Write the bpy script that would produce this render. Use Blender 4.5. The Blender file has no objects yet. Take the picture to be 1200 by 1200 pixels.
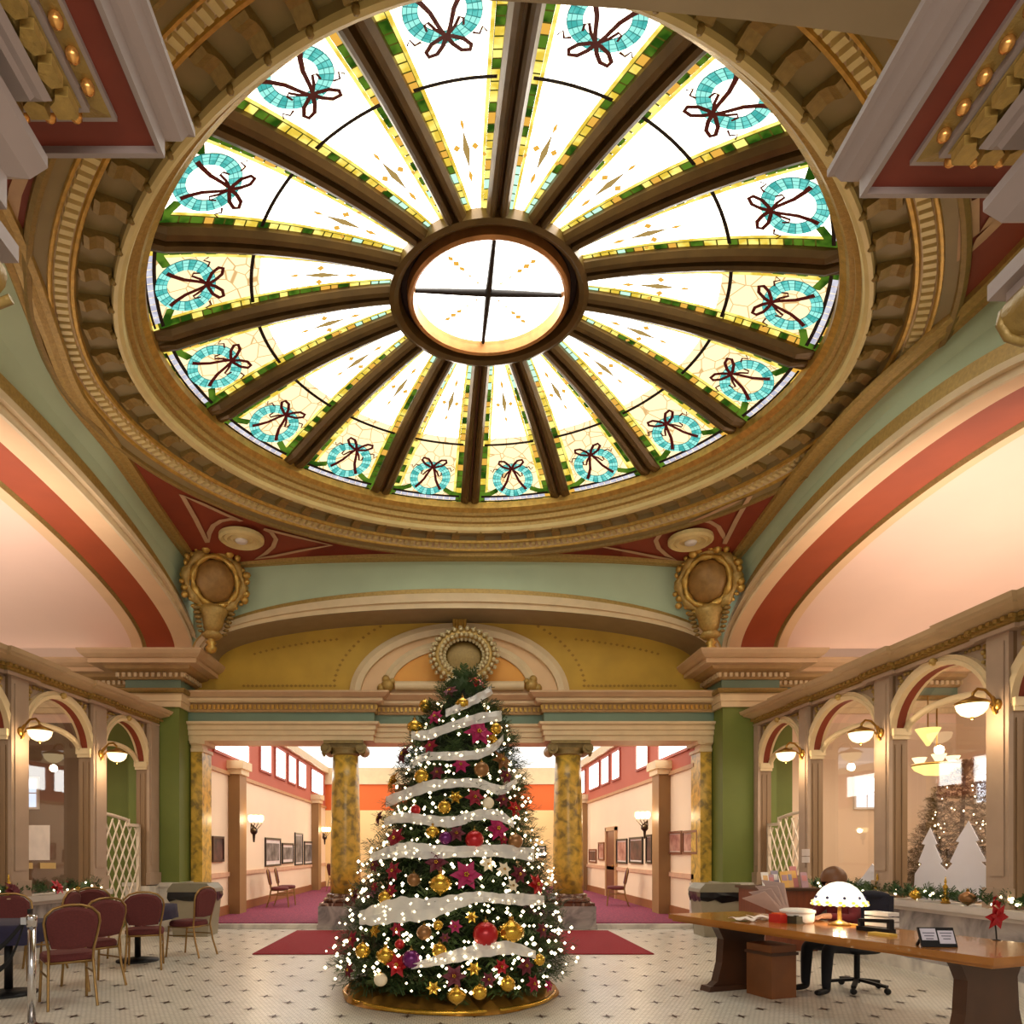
import bpy, math, random
from math import sin, cos, pi, sqrt, radians as R
from mathutils import Vector as V, Matrix
scene = bpy.context.scene
col = scene.collection

# ------------------------------------------------------------------ camera, world, large lights, exposure
FPX, CX, CY, EYE = 800.0, 527.0, 997.0, 1.5          # focal length and principal point for a 1200 px frame, eye height
cam_d = bpy.data.cameras.new('camera'); cam = bpy.data.objects.new('camera', cam_d); col.objects.link(cam)
cam_d.sensor_width = 36; cam_d.lens = FPX / 1200 * 36
cam_d.shift_x = (600 - CX) / 1200; cam_d.shift_y = (CY - 600) / 1200
cam.location = (0, 0, EYE); cam.rotation_euler = (R(90), 0, 0)
cam_d.clip_start = .05; cam_d.clip_end = 200
scene.camera = cam

world = bpy.data.worlds.new('world'); scene.world = world; world.use_nodes = True
bg = world.node_tree.nodes['Background']; bg.inputs[0].default_value = (1.0, .92, .82, 1); bg.inputs[1].default_value = .42

scene.view_settings.view_transform = 'Standard'; scene.view_settings.look = 'None'
scene.view_settings.gamma = 1; scene.view_settings.use_curve_mapping = False
scene.view_settings.exposure = 0.36

def area(name, loc, size, power, color, aim=(0, 0, -1)):
    d = bpy.data.lights.new(name, 'AREA'); d.shape = 'RECTANGLE'; d.size, d.size_y = size; d.energy = power; d.color = color
    o = bpy.data.objects.new(name, d); col.objects.link(o); o.location = loc
    o.rotation_euler = V(aim).to_track_quat('-Z', 'Y').to_euler(); return o
def point(name, loc, power, color, r=.08):
    d = bpy.data.lights.new(name, 'POINT'); d.energy = power; d.color = color; d.shadow_soft_size = r
    o = bpy.data.objects.new(name, d); col.objects.link(o); o.location = loc; return o
WARM = (1, .74, .46); WARMW = (1, .86, .68)
# added fill light, out of sight above the arcade screens, brightening the aisle vaults
area('aisle_fill_west', (-7.7, 9.0, 4.2), (3.4, 7.0), 112, (1, .85, .78), (-.35, .15, 1))
area('aisle_fill_east', (8.0, 9.2, 4.2), (3.4, 6.6), 98, (1, .85, .78), (.3, .15, 1))
# added fill light for the gallery, hidden above the head of the opening
area('gallery_fill', (0.1, 16.2, 4.55), (6.5, 3.0), 110, (1, .92, .82), (0, .25, -1))
area('gallery_fill_far', (0.1, 23.5, 4.6), (7.0, 4.0), 70, (1, .88, .72), (0, .1, -1))
# unseen lamps added to brighten the two side rooms behind the screens
area('side_room_fill_west', (-7.0, 9.0, 3.3), (1.5, 6), 60, WARMW)
area('side_room_fill_east', (7.2, 9.0, 3.3), (1.5, 6), 120, WARMW)
# added fill light behind the camera, aimed into the hall
area('fill_behind_camera', (0.0, -1.2, 3.6), (5.0, 1.6), 160, (1, .92, .82), (0, .75, -.7))

# ------------------------------------------------------------------ helpers
def at(px, py, Y): return V(((px - CX) / FPX * Y, Y, EYE + (CY - py) / FPX * Y))
def atz(px, py, Z):
    Y = (Z - EYE) * FPX / (CY - py); return V(((px - CX) / FPX * Y, Y, Z))
def lin(c): return tuple(((x / 255) / 12.92 if x / 255 <= .04045 else ((x / 255 + .055) / 1.055) ** 2.4) for x in c)

class MB:
    def __init__(s): s.v = []; s.f = []; s.m = []; s.s = []; s.k = 0; s.sm = False
    def add(s, vs, fs, smooth=None):
        o = len(s.v); s.v += [tuple(p) for p in vs]
        for f in fs: s.f.append(tuple(i + o for i in f)); s.m.append(s.k); s.s.append(s.sm if smooth is None else smooth)
        return s
    def box(s, x0, x1, y0, y1, z0, z1):
        return s.add([(x, y, z) for z in (z0, z1) for y in (y0, y1) for x in (x0, x1)],
                     [(0, 2, 3, 1), (4, 5, 7, 6), (0, 1, 5, 4), (2, 6, 7, 3), (0, 4, 6, 2), (1, 3, 7, 5)])
    def obox(s, c, ux, uy, uz):
        c, ux, uy, uz = V(c), V(ux), V(uy), V(uz)
        return s.add([c + a * ux + b * uy + d * uz for d in (-1, 1) for b in (-1, 1) for a in (-1, 1)],
                     [(0, 2, 3, 1), (4, 5, 7, 6), (0, 1, 5, 4), (2, 6, 7, 3), (0, 4, 6, 2), (1, 3, 7, 5)])
    def bar(s, a, b, w, h, up=(0, 0, 1)):
        a, b = V(a), V(b); d = b - a; L = d.length; d.normalize(); x = d.cross(V(up))
        if x.length < 1e-5: x = V((1, 0, 0))
        x.normalize(); z = x.cross(d); return s.obox((a + b) / 2, x * w / 2, d * L / 2, z * h / 2)
    def tube(s, pts, r, n=8, closed=False, cap=True):
        pts = [V(p) for p in pts]; N = len(pts); rs = r if isinstance(r, (list, tuple)) else [r] * N
        vs = []; ref = None
        for i, p in enumerate(pts):
            if closed: t = pts[(i + 1) % N] - pts[i - 1]
            else: t = pts[min(i + 1, N - 1)] - pts[max(i - 1, 0)]
            t.normalize()
            if ref is None: ref = V((0, 0, 1)) if abs(t.z) < .9 else V((1, 0, 0))
            x = t.cross(ref); 
            if x.length < 1e-6: x = t.cross(V((0, 1, 0)))
            x.normalize(); y = x.cross(t); ref = y
            vs += [p + (x * cos(2 * pi * k / n) + y * sin(2 * pi * k / n)) * rs[i] for k in range(n)]
        fs = []
        for i in range(N if closed else N - 1):
            j = (i + 1) % N
            fs += [(i * n + k, i * n + (k + 1) % n, j * n + (k + 1) % n, j * n + k) for k in range(n)]
        s.add(vs, fs, True)
        if cap and not closed:
            s.add(vs[:n], [tuple(range(n))[::-1]], False); s.add(vs[-n:], [tuple(range(n))], False)
        return s
    def lathe(s, prof, c=(0, 0, 0), n=16, M=None, smooth=True, sx=1, sy=1):
        vs = []; c = V(c)
        for r, z in prof:
            for k in range(n):
                p = V((r * cos(2 * pi * k / n) * sx, r * sin(2 * pi * k / n) * sy, z))
                vs.append(c + (M @ p if M else p))
        N = len(prof)
        fs = [(i * n + k, i * n + (k + 1) % n, (i + 1) * n + (k + 1) % n, (i + 1) * n + k) for i in range(N - 1) for k in range(n)]
        if prof[0][0] > 1e-4: fs.append(tuple(range(n))[::-1])
        if prof[-1][0] > 1e-4: fs.append(tuple((N - 1) * n + k for k in range(n)))
        return s.add(vs, fs, smooth)
    def ball(s, c, r, n=10, m=6, sx=1, sy=1, sz=1, M=None):
        return s.lathe([(max(1e-5, r * sin(pi * i / m)), -r * cos(pi * i / m) * sz) for i in range(m + 1)], c, n, M, True, sx, sy)
    def prism(s, poly, a0, a1, fmap=None):
        fmap = fmap or (lambda u, v, w: (u, v, w)); n = len(poly)
        vs = [fmap(u, v, a0) for u, v in poly] + [fmap(u, v, a1) for u, v in poly]
        return s.add(vs, [tuple(range(n))[::-1], tuple(range(n, 2 * n))] + [(i, (i + 1) % n, n + (i + 1) % n, n + i) for i in range(n)])
    def sweep(s, path, prof, closed=False, smooth=False, cap=True, z=0):
        """prof: (offset to the right of the path, height); mitred along a plan path"""
        P = [V((p[0], p[1])) for p in path]; N = len(P); n = len(prof); vs = []
        for i in range(N):
            a = P[i] - P[i - 1] if (closed or i > 0) else None
            b = P[(i + 1) % N] - P[i] if (closed or i < N - 1) else None
            a = a.normalized() if a else b.normalized(); b = b.normalized() if b else a
            na = V((a.y, -a.x)); nb = V((b.y, -b.x)); m = na + nb
            m = m / m.length_squared * 2 if m.length_squared > 1e-6 else na
            if m.length > 3: m = m.normalized() * 3
            for o, h in prof: vs.append((P[i].x + m.x * o, P[i].y + m.y * o, h + z))
        fs = []
        for i in range(N if closed else N - 1):
            j = (i + 1) % N
            fs += [(i * n + k, j * n + k, j * n + k + 1, i * n + k + 1) for k in range(n - 1)]
        s.add(vs, fs, smooth)
        if cap and not closed: s.add(vs[:n], [tuple(range(n))]); s.add(vs[-n:], [tuple(range(n))[::-1]])
        return s
    def grid(s, fn, nu, nv, cu=False, smooth=True):
        vs = [fn(i, j) for i in range(nu) for j in range(nv)]
        fs = [(i * nv + j, ((i + 1) % nu) * nv + j, ((i + 1) % nu) * nv + j + 1, i * nv + j + 1) for i in range(nu if cu else nu - 1) for j in range(nv - 1)]
        return s.add(vs, fs, smooth)
    def strip(s, A, B, closed=False, smooth=True):
        n = len(A); return s.add(list(A) + list(B), [(i, (i + 1) % n, n + (i + 1) % n, n + i) for i in range(n if closed else n - 1)], smooth)
    def build(s, name, mats, parent=None, label=None, cat=None, group=None, kind=None):
        org = V((0, 0, 0)); q = parent
        while q: org += V(q.location); q = q.parent
        me = bpy.data.meshes.new(name); me.from_pydata([(p[0] - org.x, p[1] - org.y, p[2] - org.z) for p in s.v], [], s.f)
        for m in (mats if isinstance(mats, (list, tuple)) else [mats]): me.materials.append(m)
        me.polygons.foreach_set('material_index', s.m); me.polygons.foreach_set('use_smooth', s.s); me.update()
        return put(name, me, parent, label, cat, group, kind)
def put(name, data, parent=None, label=None, cat=None, group=None, kind=None, loc=None):
    o = bpy.data.objects.new(name, data); col.objects.link(o)
    if parent: o.parent = parent
    if loc is not None: o.location = loc
    if label: o['label'] = label
    if cat: o['category'] = cat
    if group: o['group'] = group
    if kind: o['kind'] = kind
    return o
def thing(name, loc, label, cat, group=None, kind=None): return put(name, None, None, label, cat, group, kind, loc)
def dup(root, loc, rz=0, label=None, sc=None):
    r = root.copy(); col.objects.link(r); r.location = loc; r.rotation_euler = (0, 0, rz)
    if label: r['label'] = label
    if sc: r.scale = (sc, sc, sc)
    for ch in root.children:
        c = ch.copy(); col.objects.link(c); c.parent = r
        for g in ch.children: d = g.copy(); col.objects.link(d); d.parent = c
    return r

# ------------------------------------------------------------------ materials
MATS = {}
def mat(name, rgb, rough=.55, metal=0., var=.12, scale=6., bump=0., bscale=60., emit=0., spec=.5, rgb2=None, stretch=None, coat=0.):
    if name in MATS: return MATS[name]
    m = bpy.data.materials.new(name); m.use_nodes = True; nt = m.node_tree; b = nt.nodes['Principled BSDF']; L = nt.links.new
    c = lin(rgb); c2 = lin(rgb2) if rgb2 else tuple(x * (1 - var) for x in c)
    tc = nt.nodes.new('ShaderNodeTexCoord'); nz = nt.nodes.new('ShaderNodeTexNoise'); nz.inputs['Scale'].default_value = scale; nz.inputs['Detail'].default_value = 4
    if stretch:
        mp = nt.nodes.new('ShaderNodeMapping'); mp.inputs['Scale'].default_value = stretch; L(tc.outputs['Object'], mp.inputs[0]); L(mp.outputs[0], nz.inputs['Vector'])
    else: L(tc.outputs['Object'], nz.inputs['Vector'])
    rp = nt.nodes.new('ShaderNodeValToRGB'); rp.color_ramp.elements[0].position = .32; rp.color_ramp.elements[1].position = .68
    rp.color_ramp.elements[0].color = (*c2, 1); rp.color_ramp.elements[1].color = (*c, 1); L(nz.outputs[0], rp.inputs[0])
    L(rp.outputs[0], b.inputs['Base Color'])
    b.inputs['Roughness'].default_value = rough; b.inputs['Metallic'].default_value = metal; b.inputs['Specular IOR Level'].default_value = spec
    b.inputs['Coat Weight'].default_value = coat
    if emit: L(rp.outputs[0], b.inputs['Emission Color']); b.inputs['Emission Strength'].default_value = emit
    if bump:
        n2 = nt.nodes.new('ShaderNodeTexNoise'); n2.inputs['Scale'].default_value = bscale; L(tc.outputs['Object'], n2.inputs['Vector'])
        bp = nt.nodes.new('ShaderNodeBump'); bp.inputs['Strength'].default_value = bump; bp.inputs['Distance'].default_value = .02
        L(n2.outputs[0], bp.inputs['Height']); L(bp.outputs[0], b.inputs['Normal'])
    MATS[name] = m; return m
def marble(name, a, b_, c_, scale=3., rough=.25, dist=2.2):
    m = bpy.data.materials.new(name); m.use_nodes = True; nt = m.node_tree; b = nt.nodes['Principled BSDF']; L = nt.links.new
    tc = nt.nodes.new('ShaderNodeTexCoord'); nz = nt.nodes.new('ShaderNodeTexNoise'); nz.inputs['Scale'].default_value = scale; nz.inputs['Detail'].default_value = 8; nz.inputs['Distortion'].default_value = dist
    L(tc.outputs['Object'], nz.inputs['Vector'])
    rp = nt.nodes.new('ShaderNodeValToRGB'); e = rp.color_ramp.elements; e[0].position = .36; e[1].position = .62; e[0].color = (*lin(c_), 1); e[1].color = (*lin(a), 1)
    x = rp.color_ramp.elements.new(.47); x.color = (*lin(b_), 1); L(nz.outputs[0], rp.inputs[0]); L(rp.outputs[0], b.inputs['Base Color'])
    b.inputs['Roughness'].default_value = rough; return m
def gloweach(name, rgb, strength, rgb2=None, scale=8.):
    m = bpy.data.materials.new(name); m.use_nodes = True; nt = m.node_tree; nt.nodes.clear(); L = nt.links.new
    out = nt.nodes.new('ShaderNodeOutputMaterial'); em = nt.nodes.new('ShaderNodeEmission'); em.inputs[1].default_value = strength
    if rgb2:
        tc = nt.nodes.new('ShaderNodeTexCoord'); nz = nt.nodes.new('ShaderNodeTexNoise'); nz.inputs['Scale'].default_value = scale; L(tc.outputs['Object'], nz.inputs['Vector'])
        rp = nt.nodes.new('ShaderNodeValToRGB'); rp.color_ramp.elements[0].position = .4; rp.color_ramp.elements[1].position = .6
        rp.color_ramp.elements[0].color = (*lin(rgb2), 1); rp.color_ramp.elements[1].color = (*lin(rgb), 1); L(nz.outputs[0], rp.inputs[0]); L(rp.outputs[0], em.inputs[0])
    else: em.inputs[0].default_value = (*lin(rgb), 1)
    L(em.outputs[0], out.inputs[0]); return m

GOLD = mat('gilded_plaster', (190, 156, 84), .4, .3, .25, 26, .2, 70)
GOLDB = mat('bright_gilding', (214, 172, 84), .3, .55, .3, 14, .2, 60)
GOLDD = mat('antique_gold_paint', (154, 126, 66), .42, .25, .22, 24, .2, 70)
MULL = mat('bronze_mullion_paint', (108, 82, 40), .35, .35, .3, 5)
CREAM = mat('cream_plaster', (226, 202, 158), .5, 0, .1, 4)
CREAMG = mat('cream_gold_lip', (226, 204, 140), .42, .1, .12, 5)
TAUPE = mat('taupe_plaster', (156, 136, 102), .55, 0, .12, 4)
GREENC = mat('sage_green_plaster', (188, 206, 170), .6, 0, .1, 1.2)
REDP = mat('rust_red_panel', (142, 58, 30), .6, 0, .18, 2.5)
ORANGE = mat('burnt_orange_band', (166, 74, 36), .6, 0, .12, 2)
PEACH = mat('peach_plaster', (236, 198, 150), .6, 0, .08, 2)
PINK = mat('pale_pink_vault', (244, 210, 186), .7, 0, .05, .8)
LINE = mat('putty_inlay', (196, 158, 118), .6)
YELLOW = mat('ochre_lunette', (206, 166, 58), .6, 0, .18, 1.5)
STENCIL = mat('brown_stencil', (166, 128, 48), .7)
APRICOT = mat('apricot_panel', (236, 168, 74), .6, 0, .08, 2)
TEAL = mat('grey_teal_frieze', (116, 138, 116), .6, 0, .1, 2)
PIERG = mat('olive_green_wall', (110, 122, 50), .6, 0, .12, 1.5)
PIERG2 = mat('light_olive_edge', (150, 150, 82), .6, 0, .1, 1.5)
LILAC = mat('lilac_grey_plaster', (154, 138, 132), .5, 0, .08, 3)
SCREEN = mat('mushroom_painted_wood', (176, 150, 126), .5, 0, .12, 3)
SCREEND = mat('brown_jamb_wood', (142, 112, 80), .5, 0, .16, 3, stretch=(8, 8, .6))
SCAGL = marble('yellow_scagliola', (220, 178, 72), (190, 154, 60), (140, 116, 58), 7, .28, .5)
GREYM = marble('grey_veined_marble', (176, 166, 158), (150, 142, 138), (122, 116, 114), 1.6, .25)
WHITEM = marble('white_marble', (226, 218, 204), (206, 198, 186), (180, 172, 162), 1.2, .3)
BROWNM = marble('brown_marble', (110, 66, 44), (76, 44, 32), (170, 140, 120), 4, .25)

# ------------------------------------------------------------------ the skylight
S = 3.9; DX, DY = .442, 8.003; ZR, ZO = 7.338, 8.056; RO = .2211; EY = .8882; C1, C2, S1, DEL = .0862, -.1179, .0172, -.0426
def planr(a, s):                                 # plan of the ring cornice
    q = min(s, 1.0); c = cos(a)
    if c > 0: return .4583 + S * s * (sin(a) * (1 + q * (.063 * c - .0531 * c * c)) + .0122 * c), DY + S * s * (.9213 - .0333 * max(0, min(1, (s - 1) / .28))) * c
    return .4583 + S * s * (sin(a) * (1 + q * (C1 * c + C2 * c * c)) + S1 * c), DY + S * s * EY * c
def plan(a, s):                                  # plan of the glass, running in under the ring at the entrance side
    q = min(s, 1.0); c = cos(a)
    return .4583 + S * s * (sin(a) * (1 + q * (.063 * c - .0531 * c * c)) + .0122 * c), 8.0632 + S * s * (.9059 if c > 0 else .9328) * c
ZR, ZO = 7.398, 8.119
def dz(s): return ZR + (ZO - ZR) * (1 - s * s) / (1 - RO * RO)
def dome(a, s, lift=0.): x, y = plan(a, s); return V((x, y, dz(s) - lift))
def voro_glow(name, rgb, strength, scale, line, width):
    m = gloweach(name, rgb, strength); nt = m.node_tree; em = nt.nodes['Emission']; L = nt.links.new
    tc = nt.nodes.new('ShaderNodeTexCoord'); vo = nt.nodes.new('ShaderNodeTexVoronoi'); vo.feature = 'DISTANCE_TO_EDGE'; vo.inputs['Scale'].default_value = scale
    L(tc.outputs['Object'], vo.inputs['Vector'])
    rp = nt.nodes.new('ShaderNodeValToRGB'); e = rp.color_ramp.elements; e[0].position = width * .5; e[1].position = width; e[0].color = (*lin(line), 1); e[1].color = (*lin(rgb), 1)
    L(vo.outputs['Distance'], rp.inputs[0]); L(rp.outputs[0], em.inputs[0]); return m
SKYB = 6.0
G_WHITE = voro_glow('opal_white_glass', (255, 252, 244), SKYB, 9, (236, 230, 214), .05)
G_CREAM_DIM = voro_glow('cream_leaded_glass_dim', (255, 228, 176), 1.15, 5, (196, 158, 104), .035)  # dim copy for the far panels, weaker light put into its glow
G_CREAM_BRIGHT = voro_glow('cream_leaded_glass_bright', (255, 248, 230), 3.2, 5, (214, 196, 160), .035)  # same cream glass at the entrance side, stronger light put into its colour
G_TURQ = gloweach('turquoise_glass', (110, 206, 196), .95, (66, 166, 158), 9)
G_TURQ2 = gloweach('pale_turquoise_glass', (150, 226, 212), 1.0)
G_TEALD = gloweach('deep_teal_glass', (60, 132, 126), .8)
G_GREEN = gloweach('leaf_green_glass', (92, 128, 36), .75, (40, 74, 16), 5)
G_YEL = gloweach('lemon_yellow_glass', (244, 226, 120), 1.1, (206, 176, 60), 6)
G_BRN = gloweach('brown_glass', (176, 146, 86), .8)
G_AMB = gloweach('amber_glass', (226, 170, 70), .9)
G_MINT = gloweach('mint_glass', (170, 224, 190), 1.3)
G_LILAC = gloweach('lilac_white_glass', (206, 204, 214), .95, (176, 174, 190), 9)
OLIVE = gloweach('olive_lead_band', (96, 92, 30), .6)
LEAD = mat('dark_leading', (30, 20, 14), .6)
BOWM = mat('ruby_ribbon_glass', (96, 18, 22), .4, 0, .2, 8, emit=.12)

sky = thing('stained_glass_skylight', (DX, DY, ZR), 'round domed stained glass skylight of sixteen leaded panels over the hall', 'skylight')
rng = random.Random(4)
STEP = pi / 8
S0, S1R = .288, 1.0
def half_w(s): return .105 + .05 * s
for k in range(16):
    am = DEL + (k + .5) * STEP
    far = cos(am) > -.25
    def pt(u, s, lift=0.):                      # u in -1..1 across the clear glass
        rad = S * s * sqrt((cos(am)) ** 2 * 1 + (EY * sin(am)) ** 2)
        ha = STEP / 2 - half_w(s) / rad
        return dome(am + u * ha, s, lift)
    def loc(dt, s, lift=.03):                   # tangential offset in metres
        rad = S * s * sqrt((cos(am)) ** 2 * 1 + (EY * sin(am)) ** 2); return dome(am + dt / rad, s, lift)
    mb = MB(); nu, ns = 6, 12
    ss = [S0 + (S1R - S0) * j / (ns - 1) for j in range(ns)]
    vs = [pt(-1 + 2 * i / (nu - 1), s) for s in ss for i in range(nu)]
    mb.sm = True
    for j in range(ns - 1):
        mb.k = 0 if ss[j + 1] < .70 else 1
        mb.add([vs[j * nu + i] for i in range(nu)] + [vs[(j + 1) * nu + i] for i in range(nu)], [(i, i + 1, nu + i + 1, nu + i) for i in range(nu - 1)])
    panel = mb.build('glass_panel', [G_WHITE, G_CREAM_DIM if far else G_CREAM_BRIGHT], sky)
    # tile borders along both edges and the inner end
    mb = MB()
    for sd in (-1, 1):
        ws = [S0 + .004 + (.992 - S0) * j / 12 for j in range(13)]; wf = lambda s: (.055 + .05 * s) / (S * s * .92 * STEP / 2)
        mb.k = 4; mb.strip([pt(sd, s, .012) for s in ws], [pt(sd * (1 - wf(s) - .01), s, .012) for s in ws])
        mb.k = 1; mb.strip([pt(sd * (1 - wf(s) - .012), s, .014) for s in ws], [pt(sd * (1 - wf(s) - .05 / (S * s * .92 * STEP / 2)), s, .014) for s in ws])
        s = S0 + .01
        while s < .985:
            ds = rng.uniform(.022, .036); wid = .055 + .05 * s
            r = rng.random(); mb.k = (0 if r < .33 + .4 * (s > .8) else 1 if r < .85 else 2) if s > .42 else (3 if r < .5 else 1)
            rad = S * s * .92; w0 = wid / (rad * STEP / 2)
            mb.add([pt(sd, s, .02), pt(sd * (1 - w0), s, .02), pt(sd * (1 - w0), s + ds - .004, .02), pt(sd, s + ds - .004, .02)], [(0, 1, 2, 3)])
            s += ds
    n = 9
    for i in range(n):                           # green tiles at the outer edge
        u0, u1 = -1 + 2 * i / n, -1 + 2 * (i + .9) / n; mb.k = rng.choice((0, 0, 0, 1, 2))
        mb.add([pt(u0, .984, .02), pt(u1, .984, .02), pt(u1, .998, .02), pt(u0, .998, .02)], [(0, 1, 2, 3)])
    mb.build('tile_border', [G_GREEN, G_YEL, G_AMB, G_MINT, OLIVE], panel, kind='stuff')
    mb = MB()                                    # pale strip between two dark lines
    n = 10
    for i in range(n):
        u0, u1 = -.86 + 1.72 * i / n, -.86 + 1.72 * (i + .92) / n
        mb.add([pt(u0, .962, .02), pt(u1, .962, .02), pt(u1, .978, .02), pt(u0, .978, .02)], [(0, 1, 2, 3)])
    mb.build('pale_strip', G_LILAC, panel, kind='stuff')
    for s0, hw in ((.958, .005), (.981, .003), (.70, .005)):
        mb = MB(); A = [pt(-.95 + 1.9 * i / 8, s0 - hw, .025) for i in range(9)]; B = [pt(-.95 + 1.9 * i / 8, s0 + hw, .025) for i in range(9)]; mb.strip(A, B); mb.build('lead_line', LEAD, panel)
                                     # green garland stems behind the wreath
    for sd in (-1, 1):
        pts = [(sd * .26, .925), (sd * .40, .945), (sd * .52, .953), (sd * .66, .957)]
        mb = MB(); A = [loc(dt - sd * 0, s_ - .012, .022) for dt, s_ in pts]; B = [loc(dt, s_ + .012, .022) for dt, s_ in pts]; mb.strip(A, B); mb.build('garland_stem', G_GREEN, panel)
    mb = MB(); SW, N = .878, 26                  # wreath of small turquoise pieces
    mb.k = 2; TT = [2 * pi * i / 40 for i in range(40)]; mb.strip([loc(sin(t) * .195, SW + cos(t) * .195 / S * .98, .024) for t in TT], [loc(sin(t) * .325, SW + cos(t) * .325 / S * .98, .024) for t in TT], True)
    for i in range(N):
        t0, t1 = 2 * pi * i / N, 2 * pi * (i + .86) / N; mb.k = i % 2
        for r0, r1 in ((.20, .242), (.247, .284), (.289, .32)):
            mb.add([loc(sin(t) * r, SW + cos(t) * r / S * .98, .03) for t, r in ((t0, r0), (t1, r0), (t1, r1), (t0, r1))], [(0, 1, 2, 3)])
    mb.build('wreath', [G_TURQ, G_TURQ2, G_TEALD], panel)
    mb = MB()                                    # bow: loops, curls and tails
    def ink(path, w0=.02, w1=.02):
        path = [(a * .80, -.23 + (b + .30) * .80) for a, b in path]
        P = [V((a, b)) for a, b in path]; A = []; B = []
        for i, p in enumerate(P):
            t = (P[min(i + 1, len(P) - 1)] - P[max(i - 1, 0)]).normalized(); nrm = V((-t.y, t.x)); w = w0 + (w1 - w0) * i / (len(P) - 1)
            A.append(loc(p.x + nrm.x * w, SW + (p.y + nrm.y * w) / S, .04)); B.append(loc(p.x - nrm.x * w, SW + (p.y - nrm.y * w) / S, .04))
        mb.strip(A, B)
    for sd in (-1, 1):
        ink([(sd * x, y) for x, y in ((0, -.30), (.05, -.40), (.13, -.49), (.22, -.50), (.24, -.44), (.17, -.36), (.06, -.31), (0, -.30))])
        ink([(sd * x, y) for x, y in ((0, -.30), (.10, -.20), (.16, -.10), (.20, -.12), (.19, -.20))], .016, .01)
        ink([(sd * x, y) for x, y in ((0, -.32), (.06, -.18), (.12, .0), (.20, .14), (.26, .22))], .016, .024)
        ink([(sd * x, y) for x, y in ((.27, -.30), (.34, -.32), (.38, -.24), (.42, -.30))], .012, .008)
    mb.build('bow', BOWM, panel)
    mb = MB()                                    # small amber and brown fleuron in the white field
    for dt, dr, w, h in ((0, 0, .018, .16), (0, -.22, .012, .06), (-.06, .02, .02, .03), (.06, .02, .02, .03), (-.11, -.05, .012, .02), (.11, -.05, .012, .02), (0, .2, .01, .05)):
        mb.k = 0 if abs(dt) < .02 and abs(dr) < .1 else 1; dt, dr, w, h = dt * 1.5, dr * 1.5, w * 1.9, h * 1.5
        mb.add([loc(dt, .50 + (dr - h) / S), loc(dt + w, .50 + dr / S), loc(dt, .50 + (dr + h) / S), loc(dt - w, .50 + dr / S)], [(0, 1, 2, 3)])
    mb.build('fleuron', [G_BRN, G_AMB], panel)
    # mullion: two rounded ribs with a groove between them
    a = DEL + k * STEP; mb = MB()
    prof = ((-1, -.02), (-1, .06), (-.72, .105), (-.42, .125), (-.2, .10), (-.1, .03), (.1, .03), (.2, .10), (.42, .125), (.72, .105), (1, .06), (1, -.02))
    ts = [S0 - .012 + (.992 - S0 + .012) * j / 13 for j in range(14)]
    def mp(j, i):
        s = ts[j]; rad = S * s * sqrt(cos(a) ** 2 + (EY * sin(a)) ** 2); t, l = prof[i]; l *= .35 if j == 13 else 1
        return dome(a + t * half_w(s) / rad, s, l)
    mb.grid(mp, 14, len(prof), smooth=False); mb.build('mullion', MULL, sky)
# oculus
mb = MB(); N = 64
def ringsec(mb, secs, n=128, smooth=False, plan=plan):
    for (s0, z0), (s1, z1) in zip(secs, secs[1:]):
        A = []; B = []
        for i in range(n):
            a = 2 * pi * i / n; x, y = plan(a, s0); A.append((x, y, z0)); x, y = plan(a, s1); B.append((x, y, z1))
        mb.strip(A, B, True, smooth)
ringsec(mb, [(.30, ZO - .04), (.30, ZO - .15), (.286, ZO - .17), (.272, ZO - .14), (.266, ZO - .05)], N); mb.build('oculus_flange', MULL, sky)
mb = MB(); ringsec(mb, [(.266, ZO - .05), (.262, ZO - .02), (.248, ZO - .02), (.244, ZO - .05)], N); mb.build('oculus_groove', LEAD, sky)
COPPER = mat('copper_gilt', (190, 128, 70), .3, .5, .25, 8)
mb = MB(); ringsec(mb, [(.247, ZO - .04), (.244, ZO - .14), (.236, ZO - .17), (.228, ZO - .15), (.223, ZO - .06), (.22, ZO - .02)], N, True); mb.build('oculus_ring', COPPER, sky)
mb = MB(); mb.add([dome(2 * pi * i / N, .232) for i in range(N)], [tuple(range(N))]); mb.v = [(x, y, ZO + .0) for x, y, z in mb.v]; ocg = mb.build('oculus_glass', G_WHITE, sky)
for j in (0, 1):
    a = DEL + j * pi / 2; p, q = dome(a, .226, 0), dome(a + pi, .226, 0); p.z = q.z = ZO - .03; mb = MB()
    mb.tube([p, p.lerp(q, .25), p.lerp(q, .5), p.lerp(q, .75), q], [.022, .032, .04, .032, .022], 6); mb.build('oculus_bar', LEAD, sky)
for j in range(4):
    a = DEL + pi / 4 + j * pi / 2; mb = MB()
    for s0, w in ((.05, .012), (.085, .012), (.12, .03), (.145, .04), (.17, .03)):
        x, y = plan(a, s0); t = V((cos(a), -sin(a) * EY)).normalized(); d = V((sin(a), cos(a) * EY)).normalized()
        mb.add([(x + t.x * w, y + t.y * w, ZO - .02), (x + d.x * .045, y + d.y * .045, ZO - .02), (x - t.x * w, y - t.y * w, ZO - .02), (x - d.x * .045, y - d.y * .045, ZO - .02)], [(0, 1, 2, 3)])
    mb.build('oculus_feather', G_AMB, ocg, kind='stuff')

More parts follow.
